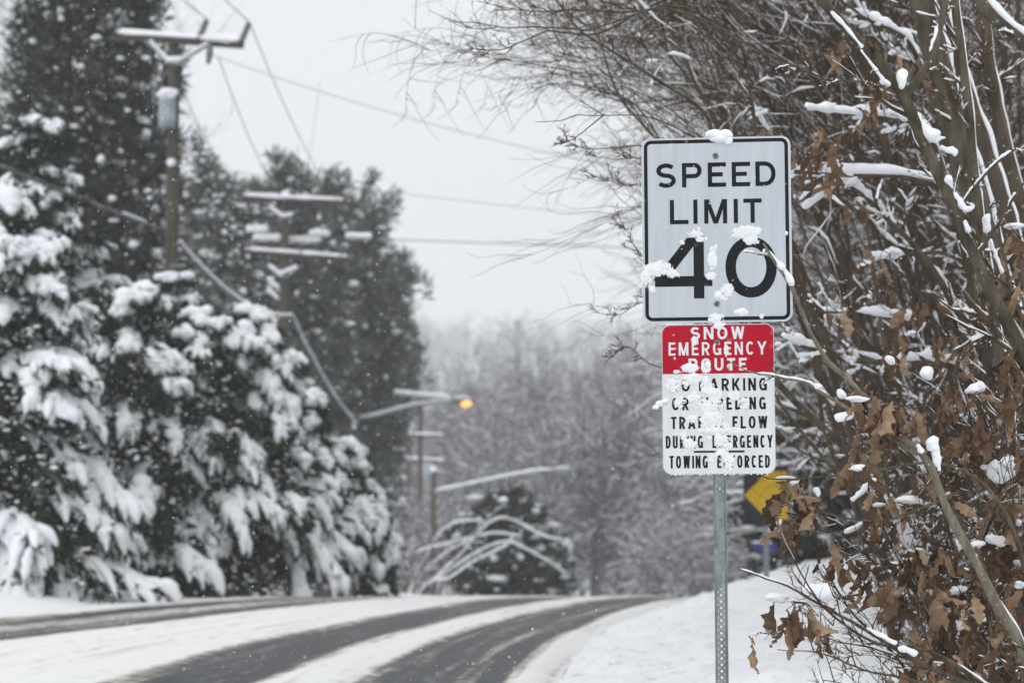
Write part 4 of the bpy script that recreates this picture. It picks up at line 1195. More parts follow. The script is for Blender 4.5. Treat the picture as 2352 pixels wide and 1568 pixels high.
# arching snowy shrub in front of the dark evergreen shrub
def traced(name, loc, label, cat, paths, mat_, seed, d, snow=(.02, 1.2), subs=None, group=None):
    rng = np.random.default_rng(seed)
    t = thing(name, loc, label, cat, group)
    pp = []
    for pts, r0, r1 in paths:
        w = np.array([P(x, y, dd) - np.array(loc) for x, y, dd in pts])
        pp.append((smooth_path(w, 30), np.linspace(r0, r1, 30)))
    p, r = np.array([q[0] for q in pp]), np.array([q[1] for q in pp])
    part('branches', [tubes(p, r, 7)], mat_, t)
    b1 = grow(p, r, 5, rng, (.2, 1), (20, 55), (.10, .28), 8, .0, .2, .6, .35)
    b2 = grow(*b1, 4, rng, (.2, 1), (20, 55), (.3, .6), 5, .0, .15, .6, .4, rmin=.005)
    part('twigs', [tubes(*b1, 4), tubes(*b2, 3)], M['twig'], t)
    part('snow', [snow_on(p, r, rng, snow[0], snow[1], .04, 60, 7, .8, .7), snow_on(*b1, rng, snow[0] * .6, 1.0, .2, 16, 5, 1.0), snow_on(*b2, rng, snow[0] * .4, 1.0, .3, 8, 4)], M['snow'], t)
    return t
d0 = 76.0
traced('arching_shrub', at(950, d0), 'leafless shrub whose arching branches are lined with thick snow', 'shrub', [
    ([(935, 1400, d0), (1000, 1330, d0), (1060, 1275, d0), (1110, 1215, d0 - .5), (1150, 1190, d0 - .5), (1200, 1205, d0), (1250, 1232, d0), (1295, 1238, d0)], .05, .015),
    ([(935, 1400, d0), (990, 1345, d0), (1050, 1300, d0 - .4), (1110, 1262, d0), (1165, 1245, d0), (1210, 1262, d0), (1260, 1290, d0)], .045, .015),
    ([(945, 1400, d0), (985, 1340, d0 - 1), (1030, 1330, d0 - 1), (1080, 1295, d0 - 1), (1130, 1270, d0 - 1), (1170, 1250, d0 - 1)], .04, .015),
    ([(930, 1400, d0), (955, 1330, d0 + .5), (985, 1270, d0), (1010, 1225, d0), (1050, 1200, d0), (1110, 1195, d0)], .04, .015),
    ([(930, 1400, d0), (935, 1320, d0), (960, 1270, d0), (1020, 1250, d0), (1080, 1235, d0)], .04, .012),
    ([(925, 1400, d0), (915, 1330, d0), (900, 1280, d0), (870, 1255, d0)], .035, .012),
    ([(925, 1400, d0), (930, 1300, d0), (955, 1240, d0), (960, 1190, d0)], .035, .012),
    ([(928, 1400, d0), (950, 1340, d0 + 1), (1000, 1290, d0 + 1), (1060, 1250, d0 + 1), (1130, 1225, d0 + 1), (1200, 1232, d0 + 1)], .04, .012),
], M['bark'], 61, d0, (.036, .8))

# the wooded hillside far behind: reads as one hazy mass
def forest():
    rng = np.random.default_rng(77)
    tk, sn = [], []
    near = [bare_parts(13, 80 + k, stems=1, spread=.04, l1=12, l2=6, l3=4, r0=.22, up=.10, snow=(.03, .5), gap=.7, low=.12, sides=3, twig_r=.024, snow_tw=False, wig=1.5) for k in range(4)]
    far = [bare_parts(14, 90 + k, stems=1, spread=.04, l1=13, l2=6, l3=0, r0=.26, up=.12, snow=(.05, .5), gap=.6, low=.12, sides=3, twig_r=.045, snow_tw=False, wig=1.5) for k in range(4)]
    for n, src, y0, y1, pw in ((380, near, 185, 330, 1.0), (1500, far, 380, 960, .8)):
        yy = y0 + (y1 - y0) * rng.uniform(0, 1, n) ** pw
        xx = rng.uniform(-.17, .30, n) * yy + rng.normal(size=n) * 4
        g = ground_z(xx, yy)
        for i in range(n):
            t_, b_, w_, s_, _ = src[i % 4]
            a = rng.uniform(0, 6.28); k = rng.uniform(.75, 1.25)
            Rm = np.array([[math.cos(a), -math.sin(a), 0], [math.sin(a), math.cos(a), 0], [0, 0, 1]]) * k
            o = np.array([xx[i], yy[i], g[i]])
            f_ = lambda L: [((v @ Rm.T + o).astype(np.float32), q) for v, q in L if len(v)]
            tk += f_(t_ + b_ + w_); sn += f_(s_[:2])
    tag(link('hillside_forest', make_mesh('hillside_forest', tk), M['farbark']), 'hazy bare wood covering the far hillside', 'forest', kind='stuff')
    tag(link('hillside_forest_snow', make_mesh('hillside_forest_snow', sn), M['snow']), 'snow lying on the far hillside wood', 'snow', kind='stuff')
forest()

# ------------------------------------------------------------------ right side: thicket and oaks
def leaf_mesh(p, rng, L):
    """Withered lobed oak leaves hanging from points p (N,3)."""
    N = len(p)
    o = np.array([(0, 0), (.015, .10), (.07, .18), (.17, .24), (.13, .32), (.16, .40), (.30, .50), (.27, .56), (.17, .60), (.18, .68), (.25, .78), (.14, .84), (.09, .92), (.0, 1.0)])
    n = len(o)
    ts = o[:, 1]
    d = nrm(np.stack([rng.normal(size=N) * .45, rng.normal(size=N) * .45, -np.abs(rng.normal(size=N) * .5) - .6], -1))
    s = nrm(np.cross(d, rng.normal(size=d.shape)))
    nn = np.cross(d, s)
    curl, bend = rng.uniform(1.2, 3.4, N) * np.where(rng.uniform(size=N) < .5, 1, -1), rng.uniform(-.5, .5, N)
    Wd = rng.uniform(.55, 1.0, N)
    rows = []
    for sg_ in (-1, 0, 1):
        x = o[:, 0] * sg_
        a = x[None] * curl[:, None] * 2.2
        lx = np.where(np.abs(curl[:, None]) > .05, np.sin(a) / (curl[:, None] * 2.2), x[None]) * Wd[:, None]
        lz = (1 - np.cos(a)) / (curl[:, None] * 2.2) + bend[:, None] * ts[None] ** 2 + rng.normal(size=(N, n)) * .022 + .06 * np.sin(ts[None] * 9 + rng.uniform(0, 6, (N, 1)))
        rows.append(p[:, None] + (d[:, None] * ts[None, :, None] + s[:, None] * lx[..., None] + nn[:, None] * lz[..., None]) * L[:, None, None])
    v = np.stack(rows, 1).reshape(-1, 3)
    b_ = (np.arange(N) * 3 * n)[:, None]
    i = np.arange(n - 1)[None]
    f = np.concatenate([np.stack([b_ + i, b_ + n + i, b_ + n + i + 1, b_ + i + 1], -1).reshape(-1, 4), np.stack([b_ + n + i, b_ + 2 * n + i, b_ + 2 * n + i + 1, b_ + n + i + 1], -1).reshape(-1, 4)])
    return v, f

def wedge(loc, x0, y0, x1, y1, d, r0, r1, rng):
    """Snow packed against a stem: a rounded tapering mass from one end to the other (radii in photo pixels)."""
    k = d / F
    a, b_ = P(x0, y0, d) - loc, P(x1, y1, d) - loc
    Lp = math.hypot(x1 - x0, y1 - y0)
    e0, e1 = min(.48, .9 * r0 / Lp), min(.48, .9 * r1 / Lp)
    t = np.concatenate([e0 * (1 - np.cos(np.linspace(0, np.pi / 2, 6))), np.linspace(e0, 1 - e1, 9)[1:-1], 1 - e1 * (1 - np.cos(np.linspace(np.pi / 2, 0, 6)))])
    cap = np.sqrt(np.clip(1 - np.maximum(np.clip((e0 - t) / e0, 0, 1), np.clip((t - 1 + e1) / e1, 0, 1)) ** 2, 0.0004, 1))
    r = (r0 + (r1 - r0) * t) * k * cap * .86
    p = a + (b_ - a) * t[:, None]
    v, f = tubes(p, r, 18)
    R_ = max(r0, r1) * k
    q = v / R_
    w = np.sin(q @ rng.normal(size=(3, 5)) * 1.6 + rng.uniform(0, 6, 5)).sum(1) * .12 + np.sin(q @ rng.normal(size=(3, 5)) * 4 + rng.uniform(0, 6, 5)).sum(1) * .025
    ctr = np.repeat(p, 18, axis=0)
    return ctr + (v - ctr) * (1 + w[:, None] * 1.3), f

def sapling(label, name, foot, stems, seed, matn='oakbark', l1=5, l2=4, l3=3, snow=(.004, .8), gap=.4, lumps=(), wedges=(), leaves=(), lsize=(.11, .17), len1=(.15, .4), ang=(25, 60), bias=None, group=None, cat='bare tree', twr=.0022, up=.05, low=.2, bare_last=0, snow_pow=1.2):
    """A tree built from hand-placed stems [(pixel x, y, distance)...], r0, r1, with grown twigs, snow ridges and leaf clusters."""
    rng = np.random.default_rng(seed)
    loc = np.array(foot, float)
    t = thing(name, loc, label, cat, group)
    p, r = [], []
    for pts, r0, r1 in stems:
        w = np.array([P(x, y, d) - loc for x, y, d in pts])
        q = smooth_path(w, 40)
        q = q + np.cumsum(rng.normal(size=q.shape) * .0016, 0) * np.linspace(0, 1, 40)[:, None] * 1.0
        p.append(q); r.append(np.linspace(r0, r1, 40) * (1 + .06 * rng.normal(size=40)))
    p, r = np.array(p), np.array(r)
    part('stems', [tubes(p, r, 12)], M[matn], t)
    tw, sn = [], [snow_on(p[:len(p) - bare_last], r[:len(p) - bare_last], rng, snow[0], snow[1], gap, 90, 8, snow_pow, off=.85)]
    lv = []
    if l1:
        b1 = grow(p, r, l1, rng, (low, .97), ang, len1, 9, up, .10, .42, .3, bias, rmin=twr * 1.6)
        tw.append(tubes(*b1, 6)); lv.append(b1); sn.append(snow_on(*b1, rng, snow[0] * .6, snow[1], min(gap + .02, .9), 24, 6))
        if l2:
            b2 = grow(*b1, l2, rng, (.15, 1), (20, 55), (.3, .65), 7, up * .5, .12, .55, .4, bias, rmin=twr)
            tw.append(tubes(*b2, 4)); lv.append(b2); sn.append(snow_on(*b2, rng, snow[0] * .45, snow[1], min(gap + .12, .92), 14, 5))
            if l3:
                b3 = grow(*b2, l3, rng, (.1, 1), (20, 55), (.3, .7), 5, 0, .14, .7, .5, None, rmin=twr * .7)
                tw.append(tubes(*b3, 3)); lv.append(b3)
        part('twigs', tw, M['twig'], t)
    for x, y, d, rx, rz in lumps:
        k = d / F
        c = P(x, y, d) - loc
        sn.append(blobs([c, c + [rx * k * .4, 0, -rz * k * .45]], np.array([rx * k, rx * k * .7]), np.array([rx * k * .7, rx * k * .5]), np.array([rz * k, rz * k * .7]), rng, 18, 12, .10))
    for wdg in wedges:
        sn.append(wedge(loc, *wdg, rng))
    part('snow', sn, M['snow'], t)
    if leaves:
        pts, sz, tws = [], [], []
        for x, y, d, rx, ry, n in leaves:
            c = P(x, y, d) - loc
            k = d / F
            q = c + rng.normal(size=(n, 3)) * np.array([rx * k, .12, ry * k]) * .55
            pts.append(q); sz.append(rng.uniform(*lsize, n))
            a = c + np.array([rx * k, .1, ry * k * .5]) * rng.uniform(.2, 1.0)
            for e_ in q[::2]:
                m_ = (a + e_) / 2 + rng.normal(size=3) * .03
                tws.append(np.array([a, m_, e_]))
        pts, sz = np.concatenate(pts), np.concatenate(sz)
        lo_ = part('leaves', [leaf_mesh(pts, rng, sz)], M['leaf'], t)
        lo_.data.attributes.new('tone', 'FLOAT', 'POINT').data.foreach_set('value', np.repeat(np.clip(rng.beta(1.8, 1.45, len(pts)), 0, 1), len(lo_.data.vertices) // len(pts)).astype(np.float32))
        tws = np.array(tws)
        q, rr = refine(tws, np.full((len(tws), 3), .002), 5)
        part('leaf_twigs', [tubes(q, rr * np.array([1.6, 1.3, 1, .8, .6]), 4)], M['twig'], t)
        m_ = rng.uniform(size=len(pts)) < .03
        c = pts[m_] + [0, 0, .005]
        part('leaf_snow', [blobs(c, rng.uniform(.015, .045, len(c)), rng.uniform(.015, .035, len(c)), rng.uniform(.008, .018, len(c)), rng, 14, 10, .38)], M['snow'], t)
    return t

def foot(x, d):
    q = P(x, 1500, d)
    return (q[0], d, ground_z(q[0], d))

# the branch that reaches in front of the sign
dB = 9.62
ft = foot(2460, 9.9)
sapling('oak sapling whose snowy branch crosses the numeral on the speed limit sign', 'oak_sapling', ft, [
    ([(2470, 1850, 9.9), (2352, 1500, 9.85), (2295, 1400, 9.82), (2245, 1300, 9.8), (2180, 1185, 9.78), (2140, 1080, 9.76), (2105, 1035, 9.74), (2040, 985, 9.72), (1965, 893, 9.7), (1905, 838, 9.68), (1868, 780, 9.66), (1838, 710, 9.62), (1815, 660, 9.6), (1780, 612, 9.58), (1757, 570, 9.57)], .028, .0050),
    ([(1768, 588, 9.57), (1740, 578, 9.57), (1712, 560, 9.57)], .004, .0015),
    ([(2108, 1042, 9.74), (2050, 1008, 9.73), (1965, 950, 9.7), (1885, 900, 9.66), (1850, 880, 9.62), (1790, 865, 9.6), (1740, 858, 9.6), (1700, 838, 9.58), (1680, 828, 9.58)], .012, .0018),
], 101, matn='palebark', l1=2, l2=3, l3=2, snow=(.004, .75), gap=.62, len1=(.05, .14), low=.15,
    wedges=((1764, 576, 1800, 620, 9.57, 3, 9), (1790, 606, 1823, 656, 9.58, 9, 11), (2143, 1000, 2150, 1036, 9.7, 17, 15), (2147, 1030, 2158, 1082, 9.7, 13, 5), (1916, 958, 1962, 950, 9.67, 9, 15), (1858, 884, 1890, 888, 9.65, 6, 9), (1752, 580, 1758, 572, 9.56, 4, 6), (2120, 1040, 2106, 1020, 9.7, 8, 5), (1925, 912, 1940, 900, 9.68, 8, 12)),
    leaves=((1985, 905, 9.7, 40, 25, 10), (2030, 940, 9.75, 40, 40, 14), (2010, 1000, 9.75, 40, 40, 8), (1960, 1050, 9.8, 30, 40, 5)))
sapling('low oak sprout with twigs and a few withered leaves over the snowbank', 'oak_sapling', foot(2420, 10.0), [
    ([(2440, 1800, 10.0), (2352, 1620, 10.0), (2200, 1560, 9.95), (2090, 1505, 9.9), (1985, 1440, 9.85), (1890, 1388, 9.8), (1820, 1345, 9.75), (1760, 1325, 9.72), (1708, 1305, 9.7)], .016, .0025),
    ([(2300, 1600, 10.0), (2150, 1500, 9.95), (2030, 1480, 9.9), (1965, 1450, 9.88), (1895, 1395, 9.85), (1850, 1330, 9.85), (1800, 1240, 9.85), (1786, 1190, 9.85)], .010, .002),
    ([(2352, 1640, 10.0), (2190, 1590, 9.9), (2080, 1560, 9.85), (1990, 1545, 9.8), (1900, 1510, 9.8), (1795, 1507, 9.8)], .009, .0015),
    ([(2300, 1650, 10.1), (2150, 1540, 10), (2010, 1490, 9.95), (1935, 1475, 9.9), (1850, 1455, 9.9), (1760, 1448, 9.9)], .008, .0015),
], 102, l1=6, l2=4, l3=3, snow=(.003, .7), gap=.7, len1=(.08, .25), bias=(0, 0, .4),
    wedges=((1838, 1352, 1912, 1372, 9.95, 12, 30), (1880, 1345, 1906, 1365, 9.95, 26, 22), (2062, 1486, 2108, 1500, 9.85, 6, 8), (1990, 1440, 2060, 1478, 9.84, 4, 7)),
    leaves=((1832, 1395, 9.8, 32, 22, 11), (1815, 1445, 9.85, 20, 10, 2), (1900, 1440, 9.9, 40, 15, 3), (1720, 1462, 9.85, 6, 4, 1)))
sapling('thin branch hung with brown leaves in front of the yellow arrow sign', 'oak_sapling', foot(2400, 10.3), [
    ([(2420, 1750, 10.3), (2352, 1300, 10.3), (2270, 1120, 10.25), (2150, 1060, 10.2), (2020, 1075, 10.15), (1900, 1090, 10.1), (1830, 1096, 10.05), (1770, 1094, 10.0), (1735, 1083, 10.0)], .016, .0018),
    ([(2200, 1130, 10.3), (2050, 1190, 10.3), (1950, 1190, 10.25), (1880, 1175, 10.2), (1830, 1165, 10.15), (1780, 1150, 10.1)], .007, .002),
], 103, l1=4, l2=3, l3=2, snow=(.003, .7), gap=.75, len1=(.08, .2),
    wedges=((1872, 1118, 1880, 1140, 10.1, 12, 9), (1782, 1196, 1796, 1200, 10.1, 6, 8)),
    leaves=((1776, 1186, 10.15, 14, 8, 3), (1798, 1108, 10.2, 14, 18, 5), (1828, 1112, 10.2, 26, 22, 8), (1858, 1160, 10.2, 26, 25, 9), (1822, 1192, 10.2, 30, 20, 6)))
# leafy undergrowth
sapling('dense oak scrub thick with brown leaves at the lower right', 'oak_scrub', foot(2200, 10.9), [
    ([(2230, 1900, 10.9), (2200, 1600, 10.9), (2120, 1400, 10.8), (2040, 1250, 10.7), (1990, 1130, 10.7), (1950, 1040, 10.7)], .018, .003),
    ([(2230, 1900, 10.9), (2190, 1500, 10.9), (2200, 1300, 10.8), (2170, 1150, 10.7), (2200, 1000, 10.7)], .02, .003),
    ([(2260, 1900, 10.9), (2280, 1500, 10.8), (2250, 1300, 10.7), (2290, 1150, 10.6), (2330, 980, 10.5)], .02, .004),
    ([(2230, 1900, 10.9), (2120, 1600, 10.8), (2040, 1480, 10.7), (1960, 1400, 10.7), (1900, 1290, 10.6)], .014, .003),
    ([(2200, 1900, 10.9), (2080, 1650, 10.9), (1980, 1580, 10.8), (1890, 1560, 10.8)], .012, .002),
], 104, l1=9, l2=5, l3=4, snow=(.004, .8), gap=.55, len1=(.15, .4),
    wedges=((2036, 1130, 2100, 1262, 10.7, 10, 17), (1955, 1150, 2012, 1098, 10.7, 7, 9), (1938, 1222, 1985, 1202, 10.7, 6, 10), (2128, 872, 2138, 842, 10.6, 24, 20), (2290, 1056, 2330, 1092, 10.5, 30, 34), (2296, 1110, 2300, 1050, 10.5, 26, 22), (2215, 900, 2262, 884, 10.6, 8, 17), (2262, 1236, 2312, 1244, 10.5, 10, 16), (2078, 1148, 2136, 1156, 10.7, 5, 9), (2040, 835, 2052, 820, 10.6, 15, 10), (2115, 1362, 2150, 1358, 10.6, 6, 10), (2170, 1420, 2215, 1440, 10.5, 8, 14)),
    leaves=((1930, 1250, 10.7, 45, 45, 14), (2020, 1150, 10.7, 45, 50, 12), (2060, 1240, 10.7, 35, 50, 10), (2180, 900, 10.6, 35, 40, 11), (2110, 940, 10.6, 30, 40, 6), (2250, 960, 10.5, 40, 50, 12), (2330, 1030, 10.5, 40, 70, 14),
            (2200, 1080, 10.6, 50, 60, 11), (2310, 1150, 10.5, 50, 60, 13), (2150, 1270, 10.6, 60, 50, 24), (2260, 1260, 10.5, 50, 60, 16), (2080, 1360, 10.6, 50, 35, 15), (2190, 1380, 10.5, 50, 45, 22), (2140, 1490, 10.5, 60, 50, 26), (2080, 1540, 10.5, 40, 25, 9), (2240, 1470, 10.5, 50, 55, 11), (1985, 1320, 10.7, 25, 30, 6),
            (2320, 930, 10.6, 30, 50, 8), (2340, 1330, 10.4, 20, 50, 7), (2320, 1530, 10.4, 30, 30, 9), (2200, 1540, 10.3, 60, 25, 12), (2290, 1440, 10.4, 40, 40, 9)))
sapling('brown leaved oak stem at the right edge beside the thick trunks', 'oak_sapling', foot(2440, 10.8), [
    ([(2450, 1800, 10.8), (2400, 1300, 10.8), (2370, 1000, 10.8), (2340, 800, 10.8), (2320, 650, 10.8), (2300, 520, 10.8)], .022, .006),
    ([(2440, 1700, 10.8), (2352, 1350, 10.7), (2300, 1200, 10.7), (2250, 1050, 10.7), (2215, 900, 10.7)], .016, .004),
], 105, l1=8, l2=4, l3=3, gap=.6, wedges=((2272, 490, 2262, 535, 10.7, 22, 9), (2273, 548, 2303, 628, 10.7, 5, 6)),
    leaves=((2325, 560, 10.8, 30, 40, 10), (2335, 680, 10.8, 25, 60, 14), (2335, 780, 10.8, 25, 60, 12), (2310, 850, 10.8, 35, 50, 10), (2330, 1250, 10.7, 40, 60, 16), (2335, 1400, 10.7, 30, 60, 10)))

# forked and leaning stems above
sapling('olive stem with snow packed in its high fork above the sign', 'forked_sapling', foot(2560, 10.7), [
    ([(2580, 1800, 10.8), (2470, 1150, 10.75), (2400, 920, 10.72), (2330, 770, 10.7), (2262, 640, 10.68), (2215, 530, 10.66), (2160, 415, 10.64), (2110, 310, 10.62), (2068, 218, 10.6), (2010, 140, 10.58), (1940, 70, 10.55), (1870, -10, 10.5), (1780, -110, 10.4)], .042, .020),
    ([(2072, 226, 10.6), (2115, 175, 10.62), (2145, 110, 10.65), (2168, 10, 10.7), (2185, -120, 10.7)], .020, .012),
    ([(2205, 480, 10.66), (2240, 430, 10.6), (2300, 370, 10.55), (2400, 300, 10.5)], .007, .004),
    ([(2240, 590, 10.66), (2290, 520, 10.6), (2352, 420, 10.5)], .008, .005),
    ([(2068, 218, 10.6), (1990, 190, 10.4), (1880, 175, 10.3), (1700, 90, 10.2), (1560, 20, 10.1)], .006, .003),
], 106, l1=7, l2=4, l3=3, snow=(.006, .75), gap=.35, len1=(.05, .16), snow_pow=.7, bare_last=1,
    wedges=((2074, 158, 2070, 206, 10.55, 27, 7), (2020, 186, 2046, 196, 10.55, 5, 9), (2084, 236, 2148, 324, 10.6, 3, 20), (2138, 318, 2172, 316, 10.6, 14, 4), (2157, 338, 2200, 352, 10.62, 5, 9), (2172, 403, 2188, 432, 10.62, 14, 5), (2190, 440, 2214, 480, 10.62, 5, 18), (2210, 482, 2238, 476, 10.62, 12, 4), (2216, 505, 2226, 535, 10.62, 5, 9), (1892, 5, 1982, 110, 10.5, 7, 4), (1976, 114, 2036, 192, 10.5, 3, 5)),
    leaves=((2000, 90, 10.6, 15, 25, 2), (1760, 300, 11.4, 35, 18, 6), (1890, 360, 11.3, 35, 35, 9)))
for k, (lab, st, lum) in enumerate((
    ('thick dark leaning trunk with a long snow ridge at the upper right', ([(2470, 1700, 12.3), (2380, 1000, 12.3), (2290, 640, 12.3), (2215, 380, 12.3), (2165, 200, 12.3), (2120, 40, 12.3), (2080, -120, 12.3)], .078, .062), ((2190, 330, 12.25, 12, 60),)),
    ('second leaning trunk behind the thick one, snow along its upper side', ([(2520, 1700, 12.9), (2420, 950, 12.9), (2340, 600, 12.9), (2290, 430, 12.9), (2230, 250, 12.9), (2190, 130, 12.9), (2120, -80, 12.9)], .06, .042), ((2220, 190, 12.9, 16, 30), (2260, 260, 12.9, 18, 26))),
    ('leaning stem running down to the right edge, sprinkled with snow', ([(2560, 1500, 13.4), (2450, 900, 13.4), (2370, 560, 13.4), (2330, 420, 13.4), (2300, 300, 13.4), (2270, 150, 13.4), (2250, -80, 13.4)], .05, .036), ((2340, 480, 13.3, 10, 40),)),
    ('snow topped limb curving in from the upper right corner', ([(2600, 1300, 11.6), (2500, 400, 11.6), (2420, 170, 11.6), (2352, 100, 11.6), (2290, 50, 11.6), (2240, -10, 11.6), (2180, -120, 11.6)], .05, .03), ((2320, 60, 11.55, 40, 14),)),
    ('straight greyish stem descending at the right below the thick trunk', ([(2400, 1800, 11.3), (2335, 1300, 11.3), (2320, 1000, 11.3), (2295, 800, 11.3), (2270, 640, 11.3), (2240, 420, 11.3), (2225, 250, 11.3), (2200, 60, 11.3), (2180, -100, 11.3)], .036, .018), ((2300, 760, 11.3, 8, 40),)))):
    s0 = st[0]
    sapling(lab, 'leaning_tree', foot(s0[0][0] + 30, s0[0][2]), [st], 110 + k, l1=14, l2=5, l3=4, snow=(.014, .62), gap=.12, len1=(.04, .13), snow_pow=.6, bias=(-.5, -.2, .2), matn='bark' if k in (1, 2) else 'oakbark')

# slender branches reaching left over the sky above the sign
sapling('slender bare branch arching up and left over the pale sky above the sign', 'bare_sapling', foot(2330, 12.4), [
    ([(2330, 1750, 12.4), (2100, 1330, 12.2), (1930, 1100, 12.0), (1765, 880, 11.9), (1680, 600, 11.7), (1645, 400, 11.6), (1632, 345, 11.6), (1620, 325, 11.6), (1560, 290, 11.5), (1500, 265, 11.5), (1450, 258, 11.4), (1385, 262, 11.4), (1340, 255, 11.4), (1300, 270, 11.3), (1235, 275, 11.3)], .012, .0015),
    ([(1660, 400, 11.6), (1636, 312, 11.6), (1625, 270, 11.55), (1585, 230, 11.5), (1520, 190, 11.5), (1475, 160, 11.45), (1430, 130, 11.4), (1380, 100, 11.4), (1330, 65, 11.4), (1280, 5, 11.3), (1250, -40, 11.3)], .011, .003),
    ([(1390, 262, 11.4), (1355, 290, 11.4), (1320, 320, 11.35), (1270, 338, 11.3)], .0035, .0012),
    ([(1378, 100, 11.4), (1370, 50, 11.4), (1345, 0, 11.4), (1330, -40, 11.4)], .003, .0015),
    ([(1500, 185, 11.5), (1495, 130, 11.5), (1465, 80, 11.4)], .003, .0012),
], 120, l1=9, l2=4, l3=3, snow=(.0, .0), gap=1, len1=(.05, .13), bias=(-.4, 0, .3), low=.55, twr=.0016)

def thicket(label, loc, H, seed, group=None, **kw):
    a = dict(stems=7, spread=.28, l1=13, l2=7, l3=5, l4=1, r0=.023, up=.03, snow=(.014, 1.0), gap=.86, low=.12, len1=(.18, .42), sides=5, twig_r=.0020, wig=1.9)
    a.update(kw)
    return bare_tree('bare_thicket', loc, label, H, seed, group, 'bare shrub', **a)

GT = 'bare thicket and saplings tangled behind the sign'
def gp(x, d):
    q = P(x, 1200, d)
    return (q[0], d, ground_z(q[0], d) - .1)
t1 = thicket('tangled bare thicket with snowy twigs behind the forked olive stem', gp(2170, 15.5), 5.4, 201, GT, stem_lean=(-.04, 0), bias=(-.1, 0, .1))
t2 = thicket('tall bare saplings fanning left over the sky, clear of snow', gp(2060, 16.5), 6.9, 202, GT, stems=7, stem_lean=(-.26, 0), spread=.15, l1=13, l2=5, l3=4, l4=0, snow=(.004, .6), bias=(-.38, 0, .05), gap=.75, low=.42, twig_r=.0032, wig=1.4, r0=.028)
t3 = thicket('bare brush filling the ground under the leafy oaks', gp(2260, 12.8), 1.25, 203, GT, stems=8, spread=.45, r0=.012, twig_r=.0018)
TL = 'tangle of bare snow flecked branches among others right of the sign'
for x, d, rz, sc, s_ in ((2340, 18.0, 1.4, 1.1, t1), (2480, 17.0, 2.4, 1.1, t1), (2240, 22.0, 3.1, 1.3, t1), (2420, 23.0, 3.9, 1.45, t1),
                         (2150, 18.5, .12, 1.05, t2), (2260, 22.0, -.1, 1.25, t2), (2120, 25.0, .1, 1.3, t2), (2330, 23.0, .2, 1.4, t2), (2450, 26.0, -.15, 1.6, t2), (2260, 18.0, .3, 1.1, t2), (2360, 17.0, .2, 1.1, t2), (2040, 20.0, .05, 1.1, t2),
                         (2330, 12.6, 1.0, 1.0, t3), (2160, 13.8, 2.0, .9, t3), (2400, 13.5, 3.0, 1.2, t3), (2200, 15.5, 4.0, 1.1, t3)):
    dup(s_, gp(x, d), rz, sc, TL, GT)

tk_ = [(2330, 1750, 14.0), (2150, 1330, 13.9), (1960, 1050, 13.8), (1775, 860, 13.7), (1720, 640, 13.6)]
sapling('wide spreading bare tree whose dark forked branches reach furthest left over the sky', 'bare_sapling', foot(2330, 14.0), [
    (tk_ + [(1740, 400, 13.6), (1720, 200, 13.5), (1640, 60, 13.4), (1552, 18, 13.3), (1468, 39, 13.2), (1378, 69, 13.2), (1336, 80, 13.1), (1252, 70, 13.1), (1156, 74, 13.0), (1102, 62, 13.0), (1028, 58, 13.0)], .024, .002),
    ([(1440, 46, 13.2), (1370, 78, 13.15), (1300, 76, 13.1), (1255, 72, 13.1), (1204, 93, 13.1), (1150, 113, 13.0), (1072, 111, 13.0), (1018, 130, 13.0)], .007, .0015),
    ([(1720, 180, 13.5), (1690, 90, 13.4), (1552, 24, 13.3), (1438, 27, 13.3), (1318, 22, 13.2), (1237, 26, 13.2), (1156, 15, 13.1), (1099, 2, 13.1)], .011, .0018),
    (tk_[2:] + [(1640, 440, 14.2), (1560, 360, 14.6), (1504, 312, 14.9), (1480, 285, 15.0), (1420, 210, 15.2), (1372, 75, 15.4), (1318, 39, 15.5), (1260, -20, 15.6)], .018, .005),
    ([(1520, 330, 14.8), (1480, 264, 14.9), (1438, 228, 14.9), (1360, 205, 14.8), (1288, 192, 14.8), (1230, 200, 14.8)], .007, .0018),
    ([(1700, 520, 13.6), (1580, 380, 13.5), (1480, 339, 13.4), (1410, 342, 13.3), (1348, 342, 13.3), (1288, 312, 13.2)], .007, .0015),
    ([(1700, 560, 13.6), (1600, 420, 13.5), (1480, 365, 13.3), (1408, 363, 13.2), (1339, 354, 13.2)], .006, .0015),
    ([(1710, 620, 13.6), (1600, 480, 13.5), (1480, 420, 13.4), (1453, 423, 13.4), (1393, 404, 13.3), (1345, 392, 13.3)], .006, .0014),
    ([(1720, 760, 13.7), (1600, 640, 13.7), (1480, 590, 13.7), (1430, 520, 13.6), (1400, 470, 13.6)], .006, .0014),
    ([(1740, 820, 13.7), (1620, 740, 13.7), (1490, 690, 13.7), (1420, 720, 13.6), (1360, 710, 13.6)], .006, .0014),
    ([(1760, 860, 13.7), (1620, 860, 13.7), (1500, 840, 13.7), (1440, 800, 13.6), (1390, 840, 13.6)], .006, .0014),
], 121, l1=12, l2=4, l3=3, snow=(.0, .0), gap=1, len1=(.05, .15), bias=(-.4, 0, .1), low=.5, twr=.0020)

